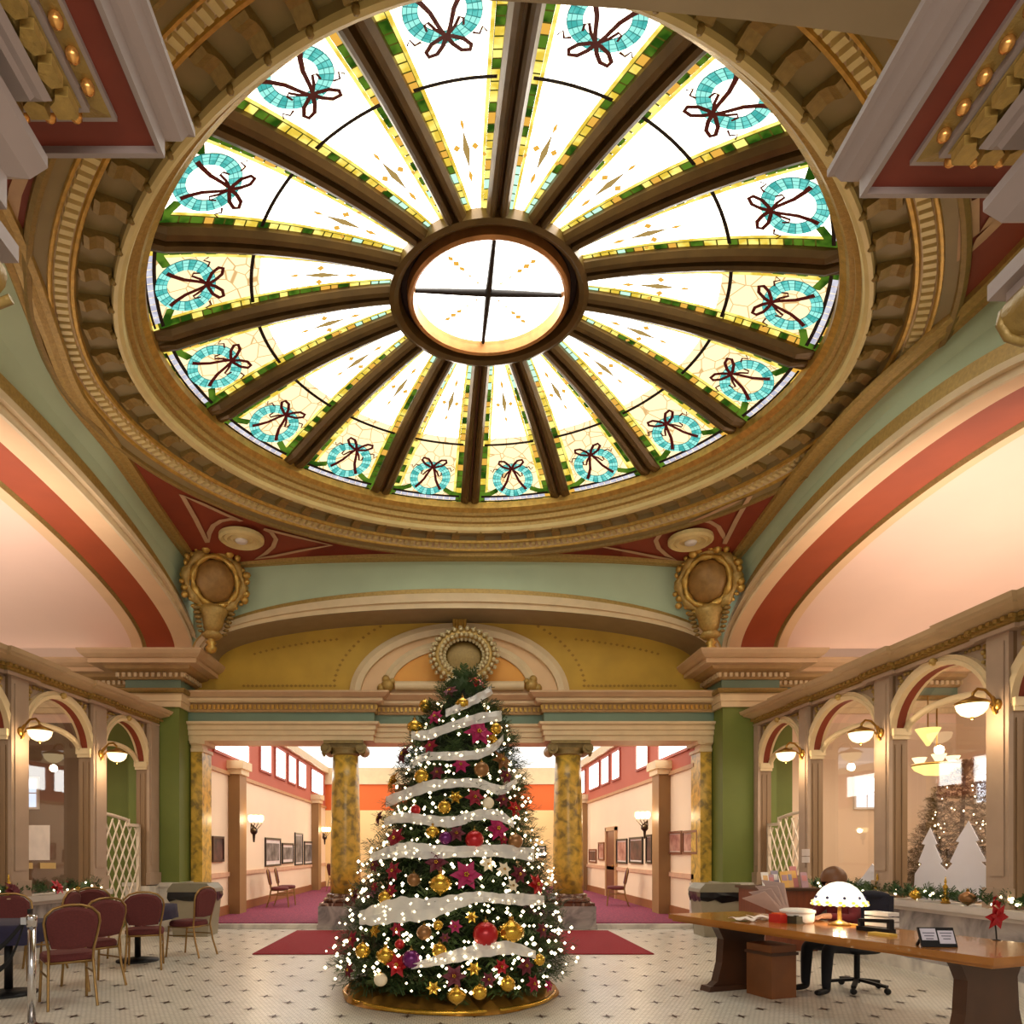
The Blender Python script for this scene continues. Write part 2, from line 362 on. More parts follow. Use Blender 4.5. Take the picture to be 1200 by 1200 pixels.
# ------------------------------------------------------------------ ceiling: ring cornice, corner panels, coves
ceil = thing('ceiling', (DX, DY, 6.9), 'gilded ceiling with ring cornice, rust red corner panels and sage green coves', 'ceiling', kind='structure')
so = lambda off: 1 + off / S
RINGM = mat('olive_gold_soffit', (148, 128, 82), .5, .1, .12, 4)
def ring(name, secs, m, smooth=False):
    mb = MB(); ringsec(mb, [(so(o), z) for o, z in secs], 144, smooth, planr); return mb.build(name, m, ceil)
ring('gold_band', [(-.05, 7.44), (-.045, 7.30), (.02, 7.25)], GOLDB)
ring('frame_moulding', [(.02, 7.25), (.05, 7.21), (.10, 7.20), (.11, 7.13), (.16, 7.11), (.17, 7.06)], GOLD)
ring('lip_moulding', [(.17, 7.06), (.19, 7.01), (.23, 6.985), (.27, 6.99), (.285, 7.03)], CREAMG, True)
sof = ring('cornice_soffit', [(.285, 7.03), (.30, 7.09), (.60, 7.06), (.62, 6.99)], RINGM)
ring('bead_moulding', [(.62, 6.99), (.635, 6.955), (.665, 6.95), (.68, 6.97)], GOLDB)
db = ring('dentil_band', [(.68, 6.97), (.69, 6.98), (.82, 6.96), (.83, 6.91)], CREAM)
ring('outer_bead', [(.83, 6.91), (.845, 6.885), (.87, 6.88), (.88, 6.90)], GOLDB)
ring('plain_band', [(.88, 6.90), (1.0, 6.875)], RINGM)
ring('outer_roll', [(1.0, 6.875), (1.01, 6.835), (1.05, 6.82), (1.09, 6.84), (1.10, 6.90)], GOLDD)
mb = MB()
for i in range(272):
    a = 2 * pi * i / 272
    p0, p1 = V(planr(a - .0062, so(.70))), V(planr(a + .0062, so(.70))); q0, q1 = V(planr(a - .0062, so(.81))), V(planr(a + .0062, so(.81)))
    zt, zb = 6.985, 6.925
    mb.add([(*p0, zt), (*p1, zt), (*q1, zt - .02), (*q0, zt - .02), (*p0, zb), (*p1, zb), (*q1, zb - .01), (*q0, zb - .01)], [(4, 5, 6, 7), (0, 1, 5, 4), (1, 2, 6, 5), (2, 3, 7, 6), (3, 0, 4, 7)])
mb.build('dentil_course', CREAMG, ceil, kind='stuff')
# brackets under the soffit, four to a panel
brk = None
for i in range(64):
    a = DEL + 2 * pi * (i + .5) / 64
    x, y = planr(a, so(.44)); x2, y2 = planr(a, so(.54)); ang = math.atan2(y2 - y, x2 - x)
    if brk is None:
        mb = MB(); pr = [(-.14, .0), (-.14, -.05), (-.11, -.075), (-.06, -.06), (-.02, -.045), (.04, -.06), (.10, -.10), (.145, -.09), (.16, -.05), (.16, .0)]
        mb.prism(pr, -.07, .07, lambda u, v, w: (u, w, v)); mb.ball((-.15, 0, -.075), .035, 6, 4); me = mb.build('bracket', GOLDD, None); brk = me.data
        bpy.data.objects.remove(me)
    o = put('bracket', brk, sof); o.location = (x - DX, y - DY, 7.08 - 6.9); o.rotation_euler = (0, 0, ang)

def catmull(P, n=6):
    out = []
    for i in range(len(P) - 1):
        p0, p1, p2, p3 = V(P[max(i - 1, 0)]), V(P[i]), V(P[i + 1]), V(P[min(i + 2, len(P) - 1)])
        for j in range(n):
            t = j / n; out.append(.5 * (2 * p1 + (p2 - p0) * t + (2 * p0 - 5 * p1 + 4 * p2 - p3) * t * t + (3 * p1 - p0 - 3 * p2 + p3) * t ** 3))
    return out + [V(P[-1])]
B_L = catmull([(-4.62, 12.35, 6.56), (-4.66, 11.5, 6.70), (-4.68, 10.5, 6.82), (-4.60, 9.2, 6.86), (-4.55, 8, 6.86), (-4.28, 7, 6.86), (-3.98, 6, 6.86), (-3.75, 5, 6.8), (-3.6, 4.0, 6.6)], 5)
B_F = catmull([(-4.62, 12.35, 6.56), (-3.6, 12.47, 6.70), (-2.2, 12.55, 6.81), (.25, 12.6, 6.86), (2.7, 12.55, 6.81), (4.1, 12.47, 6.70), (5.06, 12.3, 6.56)], 6)
B_R = catmull([(5.06, 12.3, 6.56), (5.1, 11.3, 6.70), (5.1, 10, 6.83), (5.08, 9, 6.86), (5.1, 8, 6.86), (5.2, 7.2, 6.86), (5.27, 6.4, 6.86), (5.2, 5.2, 6.8), (5.0, 4.0, 6.6)], 5)
B_N = catmull([(5.0, 4.0, 6.6), (3, 3.58, 6.8), (.6, 3.5, 6.86), (-2, 3.6, 6.8), (-3.6, 4.0, 6.6)], 6)
loop = B_F[:-1] + B_R[:-1] + B_N[:-1] + B_L[::-1][:-1]
ctr = V((DX, DY, 0))
def inset(p, d):
    r = V((DX - p.x, DY - p.y, 0)); return V((p.x, p.y, p.z)) + r.normalized() * d
def ringpt(p, off):
    # ring point lying in the direction of p from the dome centre
    lo = math.atan2((p.x - DX), (p.y - DY) / EY); x, y = planr(lo, so(off)); return V((x, y, 6.89))
# four rust red corner panels
n = len(loop)
corners = [0, len(B_F) - 1, len(B_F) + len(B_R) - 2, len(B_F) + len(B_R) + len(B_N) - 3]
for c in corners:
    mb = MB(); idx = [(c + j) % n for j in range(-26, 27)]
    A = [ringpt(loop[i], 1.06) for i in idx]; B = [inset(loop[i], .22) + V((0, 0, .02)) for i in idx]
    A = [a if (a - ctr).xy.length < (b - ctr).xy.length else b for a, b in zip(A, B)]
    mb.strip(A, B); mb.build('corner_panel', REDP, ceil)
mb = MB()                                        # gilded border moulding around the ceiling
for (d0, z0), (d1, z1) in zip([(.26, .03), (.25, -.03), (.19, -.04), (.18, -.01), (.12, -.03), (.07, -.03), (.05, .0), (.0, -.02), (-.03, .0)], [(.25, -.03), (.19, -.04), (.18, -.01), (.12, -.03), (.07, -.03), (.05, .0), (.0, -.02), (-.03, .0), (-.03, .06)]):
    mb.strip([inset(p, d0) + V((0, 0, z0)) for p in loop], [inset(p, d1) + V((0, 0, z1)) for p in loop], True, False)
mb.build('border_moulding', GOLD, ceil)
# inlay lines and medallions of the corner panels
def panel_z(p):
    th = math.atan2(p.x - DX, p.y - DY); best = min(loop, key=lambda q: abs(math.atan2(sin(math.atan2(q.x - DX, q.y - DY) - th), cos(math.atan2(q.x - DX, q.y - DY) - th))))
    a_, b_ = ringpt(best, 1.06), inset(best, .22) + V((0, 0, .02)); ra, rb, rp_ = (a_ - ctr).xy.length, (b_ - ctr).xy.length, (p - ctr).xy.length
    f = 0 if rb - ra < .02 else max(0, min(1, (rp_ - ra) / (rb - ra))); return a_.z + (b_.z - a_.z) * f
def on_panel(x, y, lift):
    Z = 6.85
    for _ in range(12): p = atz(x, y, Z); Z = panel_z(p) - lift
    return atz(x, y, Z)
def inlay(pts, Z=6.86, w=.035, close=False):
    P = [on_panel(x, y, .02) for x, y in pts]; A = []; B = []
    for i, p in enumerate(P):
        t = P[(i + 1) % len(P)] - P[i - 1] if close else P[min(i + 1, len(P) - 1)] - P[max(i - 1, 0)]
        t.normalize(); nn = V((-t.y, t.x, 0)); A.append(p + nn * w); B.append(p - nn * w)
    mb = MB(); mb.strip(A, B, close, False); return mb
LT = [(213, 580), (229, 608), (243, 636), (245, 625), (250, 616), (259, 610.5), (270, 608.5), (283, 611), (262, 602), (236, 590)]
RT = [(309, 620), (318, 624), (323.5, 632), (320, 641), (311, 649), (299, 655), (320, 652), (352, 645.5), (388, 639), (350, 630)]
for pts in (LT, RT):
    inlay(pts, 6.82, .04, True).build('inlay_line', LINE, ceil)
    inlay([(1092 - x, y + 1.5) for x, y in pts], 6.82, .04, True).build('inlay_line', LINE, ceil)
inlay([(1128, 214), (1132, 250), (1128, 303), (1150, 280), (1172, 258)], 6.82, .045).build('inlay_line', LINE, ceil)
inlay([(1140, 235), (1141, 278), (1165, 255)], 6.82, .045).build('inlay_line', LINE, ceil)
inlay([(30, 195), (18, 225), (12, 262)], 6.82, .045).build('inlay_line', LINE, ceil)
WHITEP = mat('white_paint', (236, 230, 220), .5)
for x, y in ((283, 633), (809.3, 635)):
    c = on_panel(x, y, .07)
    mb = MB(); mb.lathe([(.37, .06), (.37, .0), (.33, -.03), (.28, -.0), (.24, -.02), (.18, .01), (.14, -.01)], c, 28, smooth=False); md = mb.build('medallion', CREAMG, ceil)
    mb = MB(); mb.lathe([(.11, -.0), (.09, -.04), (.04, -.05), (.001, -.05)], c, 16); mb.build('medallion_boss', WHITEP, md)

# coves and arches ----------------------------------------------------
def ell(y, c, a, z0, b): return z0 + b * sqrt(max(0, 1 - ((y - c) / a) ** 2))
def interp(P, y, k=1):
    for p, q in zip(P, P[1:]):
        lo, hi = sorted((p[k], q[k]))
        if lo <= y <= hi and hi > lo: return p.lerp(q, (y - p[k]) / (q[k] - p[k]))
    return P[0] if abs(P[0][k] - y) < abs(P[-1][k] - y) else P[-1]
def side_arch(nm, lab, xf, xs, yc, a, border, sgn):
    root = thing(nm, (xf, yc, 5.2), lab, 'arch', kind='structure')
    N = 56; ys = [yc + (a + .02) * cos(pi * i / N) for i in range(N + 1)]
    intr = [V((xf, y, ell(y, yc, a + .03, 5.2, .94))) for y in ys]
    ang = [pi * i / N for i in range(N + 1)]
    mid = [V((xf, yc + (a + .10) * cos(t), 5.2 + 1.14 * sin(t))) for t in ang]
    ext = [V((xf, yc + (a + .26) * cos(t), 5.2 + 1.36 * sin(t))) for t in ang]
    d = V((-sgn * .05, 0, 0))
    # gilded bead band and cream moulding on the face
    mb = MB(); mb.strip(ext, [p + d for p in ext], smooth=False); mb.strip([p + d for p in ext], [p + d for p in mid], smooth=False); mb.build('archivolt_band', GOLD, root)
    mb = MB(); m1 = [p.lerp(q, .45) for p, q in zip(mid, intr)]
    mb.strip([p + d for p in mid], [p + d * 2.2 for p in mid], smooth=False); mb.strip([p + d * 2.2 for p in mid], [p + d * 2.2 for p in m1], smooth=False)
    mb.strip([p + d * 2.2 for p in m1], [p + d * .8 for p in m1], smooth=False); mb.strip([p + d * .8 for p in m1], [p + d * .8 for p in intr], smooth=False); mb.strip([p + d * .8 for p in intr], intr, smooth=False)
    mb.build('archivolt_moulding', CREAM, root)
    names = ['peach_border', 'orange_band', 'gilded_bead', 'peach_edge', 'aisle_vault']; ms = [PEACH, ORANGE, GOLDD, PEACH, PINK]
    for i, (nm2, m) in enumerate(zip(names, ms)):
        x0, x1 = xs[i], xs[i + 1]; mb = MB(); sc = 0 if i < 4 else .06
        if i == 2:
            mm = (x0 + x1) / 2
            mb.strip([V((x0, p.y, p.z)) for p in intr], [V((mm, p.y, p.z - .05)) for p in intr]); mb.strip([V((mm, p.y, p.z - .05)) for p in intr], [V((x1, p.y, p.z)) for p in intr])
        else: mb.strip([V((x0, p.y, p.z)) for p in intr], [V((x1, p.y, p.z)) for p in intr])
        mb.build(nm2, m, root)
    mb = MB()                                    # sage cove between the arch and the ceiling border
    A = [p + d * .5 for p in ext]; Bd = []
    for p in ext:
        q = interp(border, min(max(p.y, 4.0), 12.35)); Bd.append(V((q.x, q.y if 4.0 < p.y < 12.35 else p.y, q.z)))
    mid2 = [a_.lerp(b_, .5) + V((sgn * .03, 0, .0)) for a_, b_ in zip(A, Bd)]
    mb.strip(A, mid2); mb.strip(mid2, Bd); mb.build('cove', GREENC, root)
    return root
side_arch('trim_1', 'broad elliptical arch with orange soffit band springing above the cafe tables', -4.79, [-4.79, -5.1, -5.62, -5.70, -5.9, -10.2], 8.0, 4.65, B_L, -1)
side_arch('trim_2', 'broad elliptical arch with orange soffit band springing above the reception desk', 5.20, [5.20, 5.42, 6.03, 6.11, 6.28, 10.6], 9.0, 3.70, B_R, 1)

def cross_arch(nm, lab, Yf, Yb, xc, a, z0, b, db_, border, soff, clip=None):
    root = thing(nm, (xc, Yf, z0), lab, 'arch', kind='structure'); N = 48; ang = [pi * i / N for i in range(N + 1)]
    I = [V((xc - a * cos(t), Yf, z0 + b * sin(t))) for t in ang]; E_ = [V((xc - (a + .22) * cos(t), Yf, z0 + (b + db_) * sin(t))) for t in ang]
    M1 = [p.lerp(q, .72) for p, q in zip(I, E_)]; M2 = [p.lerp(q, .30) for p, q in zip(I, E_)]; d = V((0, -.05, 0))
    mb = MB(); mb.strip(E_, [p + d for p in E_], smooth=False); mb.strip([p + d for p in E_], [p + d for p in M1], smooth=False); mb.build('archivolt_band', GOLD, root)
    mb = MB(); mb.strip([p + d for p in M1], [p + d * 2 for p in M1], smooth=False); mb.strip([p + d * 2 for p in M1], [p + d * 2 for p in M2], smooth=False); mb.strip([p + d * 2 for p in M2], [p + d for p in M2], smooth=False)
    mb.strip([p + d for p in M2], [p + d for p in I], smooth=False); mb.build('archivolt_moulding', CREAM, root)
    mb = MB(); mb.strip([p + d for p in I], [V((p.x, Yb, p.z)) for p in I]); mb.build('arch_soffit', soff, root)
    mb = MB(); Bd = []
    for p in E_:
        q = interp(border, p.x, 0); Bd.append(V((p.x if abs(p.x - q.x) > .3 else q.x, q.y, q.z)))
    mb.strip([p + d * .5 for p in E_], Bd); mb.build('cove', GREENC, root)
    return root
cross_arch('trim_3', 'wide elliptical arch framing the ochre lunette wall behind the tree', 12.65, 13.42, .13, 4.67, 5.2, .78, .36, B_F, TAUPE)
cross_arch('trim_4', 'plain taupe arch soffit crossing overhead before the skylight', 3.5, 1.6, -1.0, 5.4, 4.7, 1.125, .4, B_N[::-1], TAUPE)

ROOMW = mat('side_room_wall', (232, 206, 178), .7, 0, .05, 1); ROOMB = mat('side_room_brown_wall', (122, 100, 78), .7, 0, .1, 1)
# ------------------------------------------------------------------ back wall: lunette, entablature, piers
bw = thing('wall_back', (.13, 13.4, 0), 'end wall with ochre lunette, green piers and long cream entablature', 'wall', kind='structure')
mb = MB(); N = 40; ang = [pi * i / N for i in range(N + 1)]
top = [(.13 - 4.75 * cos(t), 13.42, 5.15 + .90 * sin(t)) for t in ang]; bot = [(p[0], 13.42, 4.4) for p in top]
mb.strip(top, bot); mb.box(-5.4, 5.6, 13.44, 13.5, 4.4, 5.6); lun = mb.build('lunette_wall', YELLOW, bw)
LX, LZ, LY = .19, 4.55, 13.42
def arcband(name, a0, b0, a1, b1, d0, d1, m, parent, t0=0, t1=pi, n=40):
    mb = MB(); T = [t0 + (t1 - t0) * i / n for i in range(n + 1)]
    O = [V((LX - a0 * cos(t), LY, LZ + b0 * sin(t))) for t in T]; I = [V((LX - a1 * cos(t), LY, LZ + b1 * sin(t))) for t in T]
    D0, D1 = V((0, -d0, 0)), V((0, -d1, 0))
    mid = [p.lerp(q, .5) + V((0, -max(d0, d1) - .03, 0)) for p, q in zip(O, I)]
    mb.strip(O, [p + D0 for p in O]); mb.strip([p + D0 for p in O], mid); mb.strip(mid, [p + D1 for p in I]); mb.strip([p + D1 for p in I], I)
    return mb.build(name, m, parent)
mb = MB(); mb.add([V((LX - 2.0 * cos(t), LY - .02, LZ + 1.26 * sin(t))) for t in ang], [tuple(range(N + 1))[::-1]]); mb.build('lunette_field', PEACH, lun)
arcband('outer_lunette_arch', 2.15, 1.40, 1.93, 1.18, .10, .12, CREAM, lun)
mb = MB(); mb.add([V((LX - 1.40 * cos(t), LY - .05, LZ + .12 + .86 * sin(t))) for t in ang], [tuple(range(N + 1))[::-1]]); mb.build('apricot_field', APRICOT, lun)
LZ += .10; arcband('inner_lunette_arch', 1.52, .98, 1.34, .80, .10, .10, CREAM, lun); LZ -= .10
mb = MB(); mb.tube([(LX - 1.25, LY - .14, LZ + .16), (LX + 1.25, LY - .14, LZ + .16)], .09, 12); mb.build('lunette_roll', CREAM, lun)
for sd in (-1, 1):
    mb = MB(); c = V((LX + sd * 1.40, LY - .15, LZ + .16)); mb.ball(c, .13, 10, 6); mb.ball(c + V((sd * .12, 0, -.05)), .09, 8, 5); mb.ball(c + V((sd * .03, -.02, .12)), .08, 8, 5); mb.ball(c + V((-sd * .1, -.02, .08)), .06, 8, 5); mb.build('gilded_leaf', GOLD, lun)
mb = MB()                                        # fluted keystone
for i in range(5): mb.tube([(LX + (i - 2) * .055, LY - .2, LZ + 1.50), (LX + (i - 2) * .05, LY - .2, LZ + 1.2)], [.035, .03], 6)
mb.box(LX - .17, LX + .17, LY - .24, LY - .02, LZ + 1.46, LZ + 1.54); mb.box(LX - .13, LX + .13, LY - .2, LY - .02, LZ + 1.15, LZ + 1.2); mb.ball((LX, LY - .18, LZ + 1.08), .06, 8, 5); mb.build('keystone', GOLDB, lun)
# stencilled border on the ochre field: small flat motifs
mb = MB()
def motif(x, z, s=.05): mb.add([(x - s, LY - .012, z), (x, LY - .012, z - s * .8), (x + s, LY - .012, z), (x, LY - .012, z + s * .8)], [(0, 1, 2, 3)])
for sd in (-1, 1):
    for i in range(22): motif(LX + sd * (2.45 + i * .085), 4.74, .036)
    for i in range(16):
        t = pi * (.045 + .30 * i / 15); motif(LX + sd * 2.48 * cos(t), LZ + .06 + 1.66 * sin(t), .038)
    for i in range(15): x = sd * (2.35 + i * .115); motif(.13 + x, 5.15 + .90 * sqrt(max(0, 1 - (x / 4.75) ** 2)) - .28, .034)
mb.build('stencil_border', STENCIL, lun, kind='stuff')
# bead wreath hung on the lunette
wr = thing('bead_wreath', (.27, 13.1, 5.0), 'pale gold round wreath of beaded rows hanging over the tree top', 'wreath')
mb = MB(); Cw = V((.27, 13.12, 5.22)); rr = random.Random(3)
for i in range(30):
    t = 2 * pi * i / 30
    for j in range(6):
        ph = 2 * pi * j / 6; r_ = .50 + .13 * cos(ph); mb.ball(Cw + V((cos(t) * r_ * 1.02, -.10 - .13 * sin(ph), sin(t) * r_ * .86)), .045, 5, 3)
mb.build('bead', mat('pearl_gold_beads', (224, 208, 160), .35, .2, .3, 20), wr, kind='stuff')
mb = MB(); mb.tube([Cw + V((cos(2 * pi * i / 28) * .5, -.08, sin(2 * pi * i / 28) * .43)) for i in range(28)], .11, 8, True); mb.build('hoop', GOLD, wr)
mb = MB(); mb.lathe([(.42, 0), (.3, .03), (.001, .05)], Cw + V((0, .03, 0)), 20, Matrix.Rotation(R(90), 3, 'X'), sy=.86); mb.build('inner_fan', GOLDD, wr)

ENTP = [(-5.05, 13.2), (-1.48, 13.2), (-1.48, 13.46), (1.84, 13.46), (1.84, 13.2), (5.1, 13.2)]
CORN = mat('tan_cornice', (206, 172, 130), .5, 0, .1, 4)
DENT = mat('tan_gold_dentil_band', (186, 150, 98), .5, .1, .15, 8)
def entab(path, secs, parent):
    for nm, prof, m in secs: mb = MB(); mb.sweep(path, prof); mb.build(nm, m, parent)
entab(ENTP, [('architrave', [(-.55, 3.63), (0, 3.63), (0, 3.73), (.03, 3.735), (.03, 3.83), (.06, 3.835), (.06, 3.92), (.11, 3.94), (.12, 3.985), (-.1, 3.985)], CREAM),
             ('frieze', [(-.1, 3.98), (.02, 3.985), (.02, 4.17), (-.1, 4.17)], TEAL),
             ('dentil_band', [(-.1, 4.17), (.06, 4.17), (.07, 4.19), (.07, 4.33), (-.1, 4.33)], DENT),
             ('cornice', [(-.1, 4.33), (.16, 4.34), (.20, 4.37), (.20, 4.42), (-.1, 4.42)], CREAM),
             ('cornice_top', [(-.1, 4.42), (.24, 4.425), (.33, 4.50), (.33, 4.53), (-.45, 4.53)], CORN)], bw)
def dentils(mb, path, off, z0, z1, step, w, d):
    for (x0, y0), (x1, y1) in zip(path, path[1:]):
        a, b = V((x0, y0)), V((x1, y1)); L = (b - a).length
        if L < .3: continue
        t = (b - a) / L; nn = V((t.y, -t.x)); k = int((L + 2 * off) / step)
        for i in range(k + 1):
            p = a + t * (-off + (L + 2 * off) * i / k) + nn * (off + d / 2)
            mb.obox((p.x, p.y, (z0 + z1) / 2), V((t.x, t.y, 0)) * w / 2, V((nn.x, nn.y, 0)) * d / 2, V((0, 0, (z1 - z0) / 2)))
mb = MB(); dentils(mb, [ENTP[0], ENTP[1]], .07, 4.22, 4.30, .085, .045, .04); dentils(mb, [ENTP[2], ENTP[3]], .07, 4.22, 4.30, .085, .045, .04); dentils(mb, [ENTP[4], ENTP[5]], .07, 4.22, 4.30, .085, .045, .04)
mb.build('dentil_course', GOLDB, bw, kind='stuff')
for sd, PATH, x0, x1 in ((-1, [(-9.8, 13.35), (-6.0, 13.35), (-6.0, 12.75), (-5.05, 12.75), (-5.05, 13.45)], -6.0, -5.05), (1, [(5.1, 13.45), (5.1, 12.75), (6.1, 12.75), (6.1, 13.35), (10.2, 13.35)], 5.1, 6.1)):
    mb = MB(); mb.box(x0, x1, 12.75, 13.5, .9, 4.2); pr = mb.build('pier', PIERG, bw)
    xe0, xe1 = (-9.8, -6.0) if sd < 0 else (6.1, 10.2)
    mb = MB(); mb.box(xe0, xe1, 13.35, 13.5, 4.0, 6.3); mb.build('aisle_end_wall', PINK, bw)
    mb = MB(); mb.box(*((-6.7, -6.0) if sd < 0 else (6.1, 6.7)), 13.35, 13.5, 0, 4.0); mb.build('pier_return', PIERG, bw)
    mb = MB(); mb.box(*((-9.8, -6.7) if sd < 0 else (6.7, 10.2)), 13.35, 13.5, 0, 4.0); mb.build('side_room_end', ROOMB if sd < 0 else ROOMW, bw)
    mb = MB(); mb.box(x0 - .04, x1 + .04, 12.70, 13.5, 0, .84); mb.box(x0 - .08, x1 + .08, 12.66, 13.5, .84, .91); mb.build('pier_dado', WHITEM, bw)
    entab(PATH, [('capital_band', [(-.1, 4.18), (.05, 4.18), (.05, 4.28), (.07, 4.285), (.07, 4.40), (.10, 4.42), (-.1, 4.42)], CREAM),
                 ('capital_moulding', [(-.1, 4.42), (.12, 4.43), (.15, 4.47), (.14, 4.51), (-.1, 4.51)], GOLDD),
                 ('capital_frieze', [(-.1, 4.51), (.04, 4.51), (.04, 4.68), (-.1, 4.68)], TEAL),
                 ('capital_bed', [(-.1, 4.68), (.09, 4.68), (.12, 4.71), (.12, 4.80), (.28, 4.83), (.32, 4.88), (-.1, 4.88)], DENT),
                 ('capital_corona', [(-.1, 4.88), (.50, 4.88), (.50, 4.96), (.54, 4.97), (.60, 5.02), (.64, 5.08), (.64, 5.11), (-.1, 5.11)], CORN)], bw)
    mb = MB(); fr = [(PATH[i], PATH[i + 1]) for i in range(4)]
    for a, b in fr: dentils(mb, [a, b], .12, 4.715, 4.79, .10, .055, .05)
    mb.build('dentil_course', CREAM, bw, kind='stuff')
    # scagliola pilaster at the jamb of the opening
    xa, xb = (-5.02, -4.80) if sd < 0 else (4.86, 5.08)
    pl = thing('marble_pilaster', ((xa + xb) / 2, 13.5, 0), 'yellow scagliola pilaster with cream capital beside the green pier %s' % ('near the cafe chairs' if sd < 0 else 'near the reception desk'), 'pilaster', kind='structure')
    mb = MB(); mb.box(xa, xb, 13.24, 13.75, .86, 3.42); mb.build('shaft', SCAGL, pl)
    mb = MB(); mb.box(xa - .02, xb + .02, 13.22, 13.78, 0, .86); mb.build('base', WHITEM, pl)
    mb = MB(); sg = 1 if sd < 0 else -1
    mb.sweep([(xa - .0, 13.24), (xb, 13.24)], [(-.3, 3.42), (.02, 3.42), (.03, 3.48), (.0, 3.49), (.0, 3.54), (.08, 3.58), (.09, 3.63), (-.3, 3.63)]); xf = xb if sd < 0 else xa
    mb.box(xf - .07, xf + .07, 13.17, 13.8, 3.56, 3.63); mb.box(xf - .03, xf + .03, 13.22, 13.77, 3.42, 3.48); mb.build('capital', CREAM, pl)
# filler walls beside the gallery opening
for x0, x1 in ((-5.2, -4.98), (5.04, 5.3)):
    mb = MB(); mb.box(x0, x1, 13.5, 13.8, 0, 4.6); mb.build('jamb_wall', PEACH, bw)
mb = MB(); mb.box(-5.2, 5.3, 13.75, 14.0, 3.64, 5.0); mb.build('gallery_side_head', PEACH, bw)

# two free-standing columns under the entablature
def column(x, where):
    c = thing('marble_column', (x, 13.45, 0), 'yellow marbled ionic column on a grey pedestal, ' + where, 'column')
    mb = MB(); mb.box(x - .46, x + .46, 13.0, 13.9, 0, .44); mb.box(x - .48, x + .48, 12.98, 13.92, .0, .08); mb.build('pedestal', GREYM, c)
    mb = MB(); mb.box(x - .44, x + .44, 13.02, 13.88, .44, .50); mb.lathe([(.42, .50), (.44, .54), (.42, .58), (.36, .60), (.38, .64), (.34, .67)], (x, 13.45, 0), 24); mb.build('base', BROWNM, c)
    mb = MB(); mb.lathe([(.30, .66), (.295, 1.2), (.285, 2.0), (.27, 2.8), (.245, 3.40)], (x, 13.45, 0), 28); mb.build('shaft', SCAGL, c)
    mb = MB(); mb.lathe([(.25, 3.36), (.29, 3.40), (.27, 3.42), (.33, 3.48), (.33, 3.5)], (x, 13.45, 0), 24); mb.box(x - .38, x + .38, 13.12, 13.78, 3.57, 3.63); mb.box(x - .34, x + .34, 13.2, 13.7, 3.5, 3.57)
    for sx in (-1, 1):
        mb.tube([(x + sx * .34, 13.16, 3.48), (x + sx * .34, 13.74, 3.48)], .105, 14); mb.tube([(x + sx * .34, 13.13, 3.48), (x + sx * .34, 13.16, 3.48)], .05, 10)
        mb.tube([(x + sx * .38, 13.18, 3.40), (x + sx * .38, 13.22, 3.33)], [.05, .02], 6)
    mb.build('capital', mat('bronze_green_capital', (150, 128, 74), .45, .2, .3, 12), c)
column(-2.05, 'standing nearest the cafe chairs'); column(2.33, 'standing nearest the reception desk')

# ------------------------------------------------------------------ cartouches in the cove corners
def cartouche(x, y, z, tx, where):
    c = V((x, y, z)); rt = thing('gilded_cartouche', (x, y, z), 'gilded shield cartouche with scrolls and drop garland above the ' + where, 'ornament')
    n = V((tx, -.85, -.25)).normalized(); u = V((0, 0, 1)).cross(n).normalized() * -1; v = n.cross(u) * -1
    if v.z < 0: v = -v
    P = lambda a, b, d: c + u * a + v * b + n * d
    M = Matrix((u, v, n)).transposed()
    mb = MB(); mb.lathe([(.34, 0), (.33, .07), (.27, .11), (.15, .15), (.001, .165)], c, 24, M, sy=1.08); mb.build('shield', mat('bronze_shield', (164, 122, 62), .42, .25, .25, 12), rt)
    T36 = [2 * pi * i / 40 for i in range(40)]
    mb = MB(); mb.tube([P(.38 * cos(t), .41 * sin(t), .07 + .02 * sin(6 * t)) for t in T36], [.05 + .012 * sin(9 * t) for t in T36], 8, True); mb.build('inner_frame', GOLDB, rt)
    mb = MB(); mb.tube([P((.47 + .02 * cos(4 * t)) * cos(t), (.49 + .02 * cos(4 * t)) * sin(t), .02) for t in T36], [.075 + .03 * sin(8 * t + 1) for t in T36], 8, True); mb.build('scroll_frame', GOLD, rt)
    mb = MB(); rr = random.Random(7)
    for i in range(34):
        t = 2 * pi * i / 34; q = rr.uniform(.52, .60); mb.ball(P(q * cos(t), q * 1.02 * sin(t), rr.uniform(.0, .09)), rr.uniform(.04, .075), 6, 4, rr.uniform(.7, 1.3), rr.uniform(.7, 1.3), rr.uniform(.7, 1.2))
    for q in (-.2, -.1, 0, .1, .2): mb.ball(P(q, .62 - abs(q) * .6, .1), .085, 7, 5)
    mb.build('leaf_scrolls', GOLDB, rt, kind='stuff')
    mb = MB(); mb.lathe([(.001, -.30), (.10, -.26), (.17, -.16), (.20, -.02), (.26, .08), (.22, .16), (.12, .2)], P(0, -.60, .04), 12); mb.lathe([(.12, -.12), (.19, -.06), (.12, .02), (.16, .08)], P(0, -.86, .03), 10); mb.build('garland_drop', GOLD, rt)
    for sd in (-1, 1):
        mb = MB()
        for i in range(6): mb.ball(P(sd * (.30 - .018 * i), -.50 - .075 * i, .08), .062 - .004 * i, 7, 4, 1.25, 1.25, .6)
        mb.build('side_tassel', GOLDD, rt, kind='stuff')
    mb = MB(); mb.lathe([(.001, -.14), (.08, -.11), (.11, -.04), (.06, .01), (.10, .05), (.06, .10), (.12, .14), (.10, .2)], P(0, -1.10, .02), 10); mb.build('finial', GOLDB, rt)
cartouche(-4.15, 12.05, 6.25, .55, 'green pier beside the cafe side'); cartouche(4.56, 12.05, 6.25, -.55, 'green pier beside the desk side')

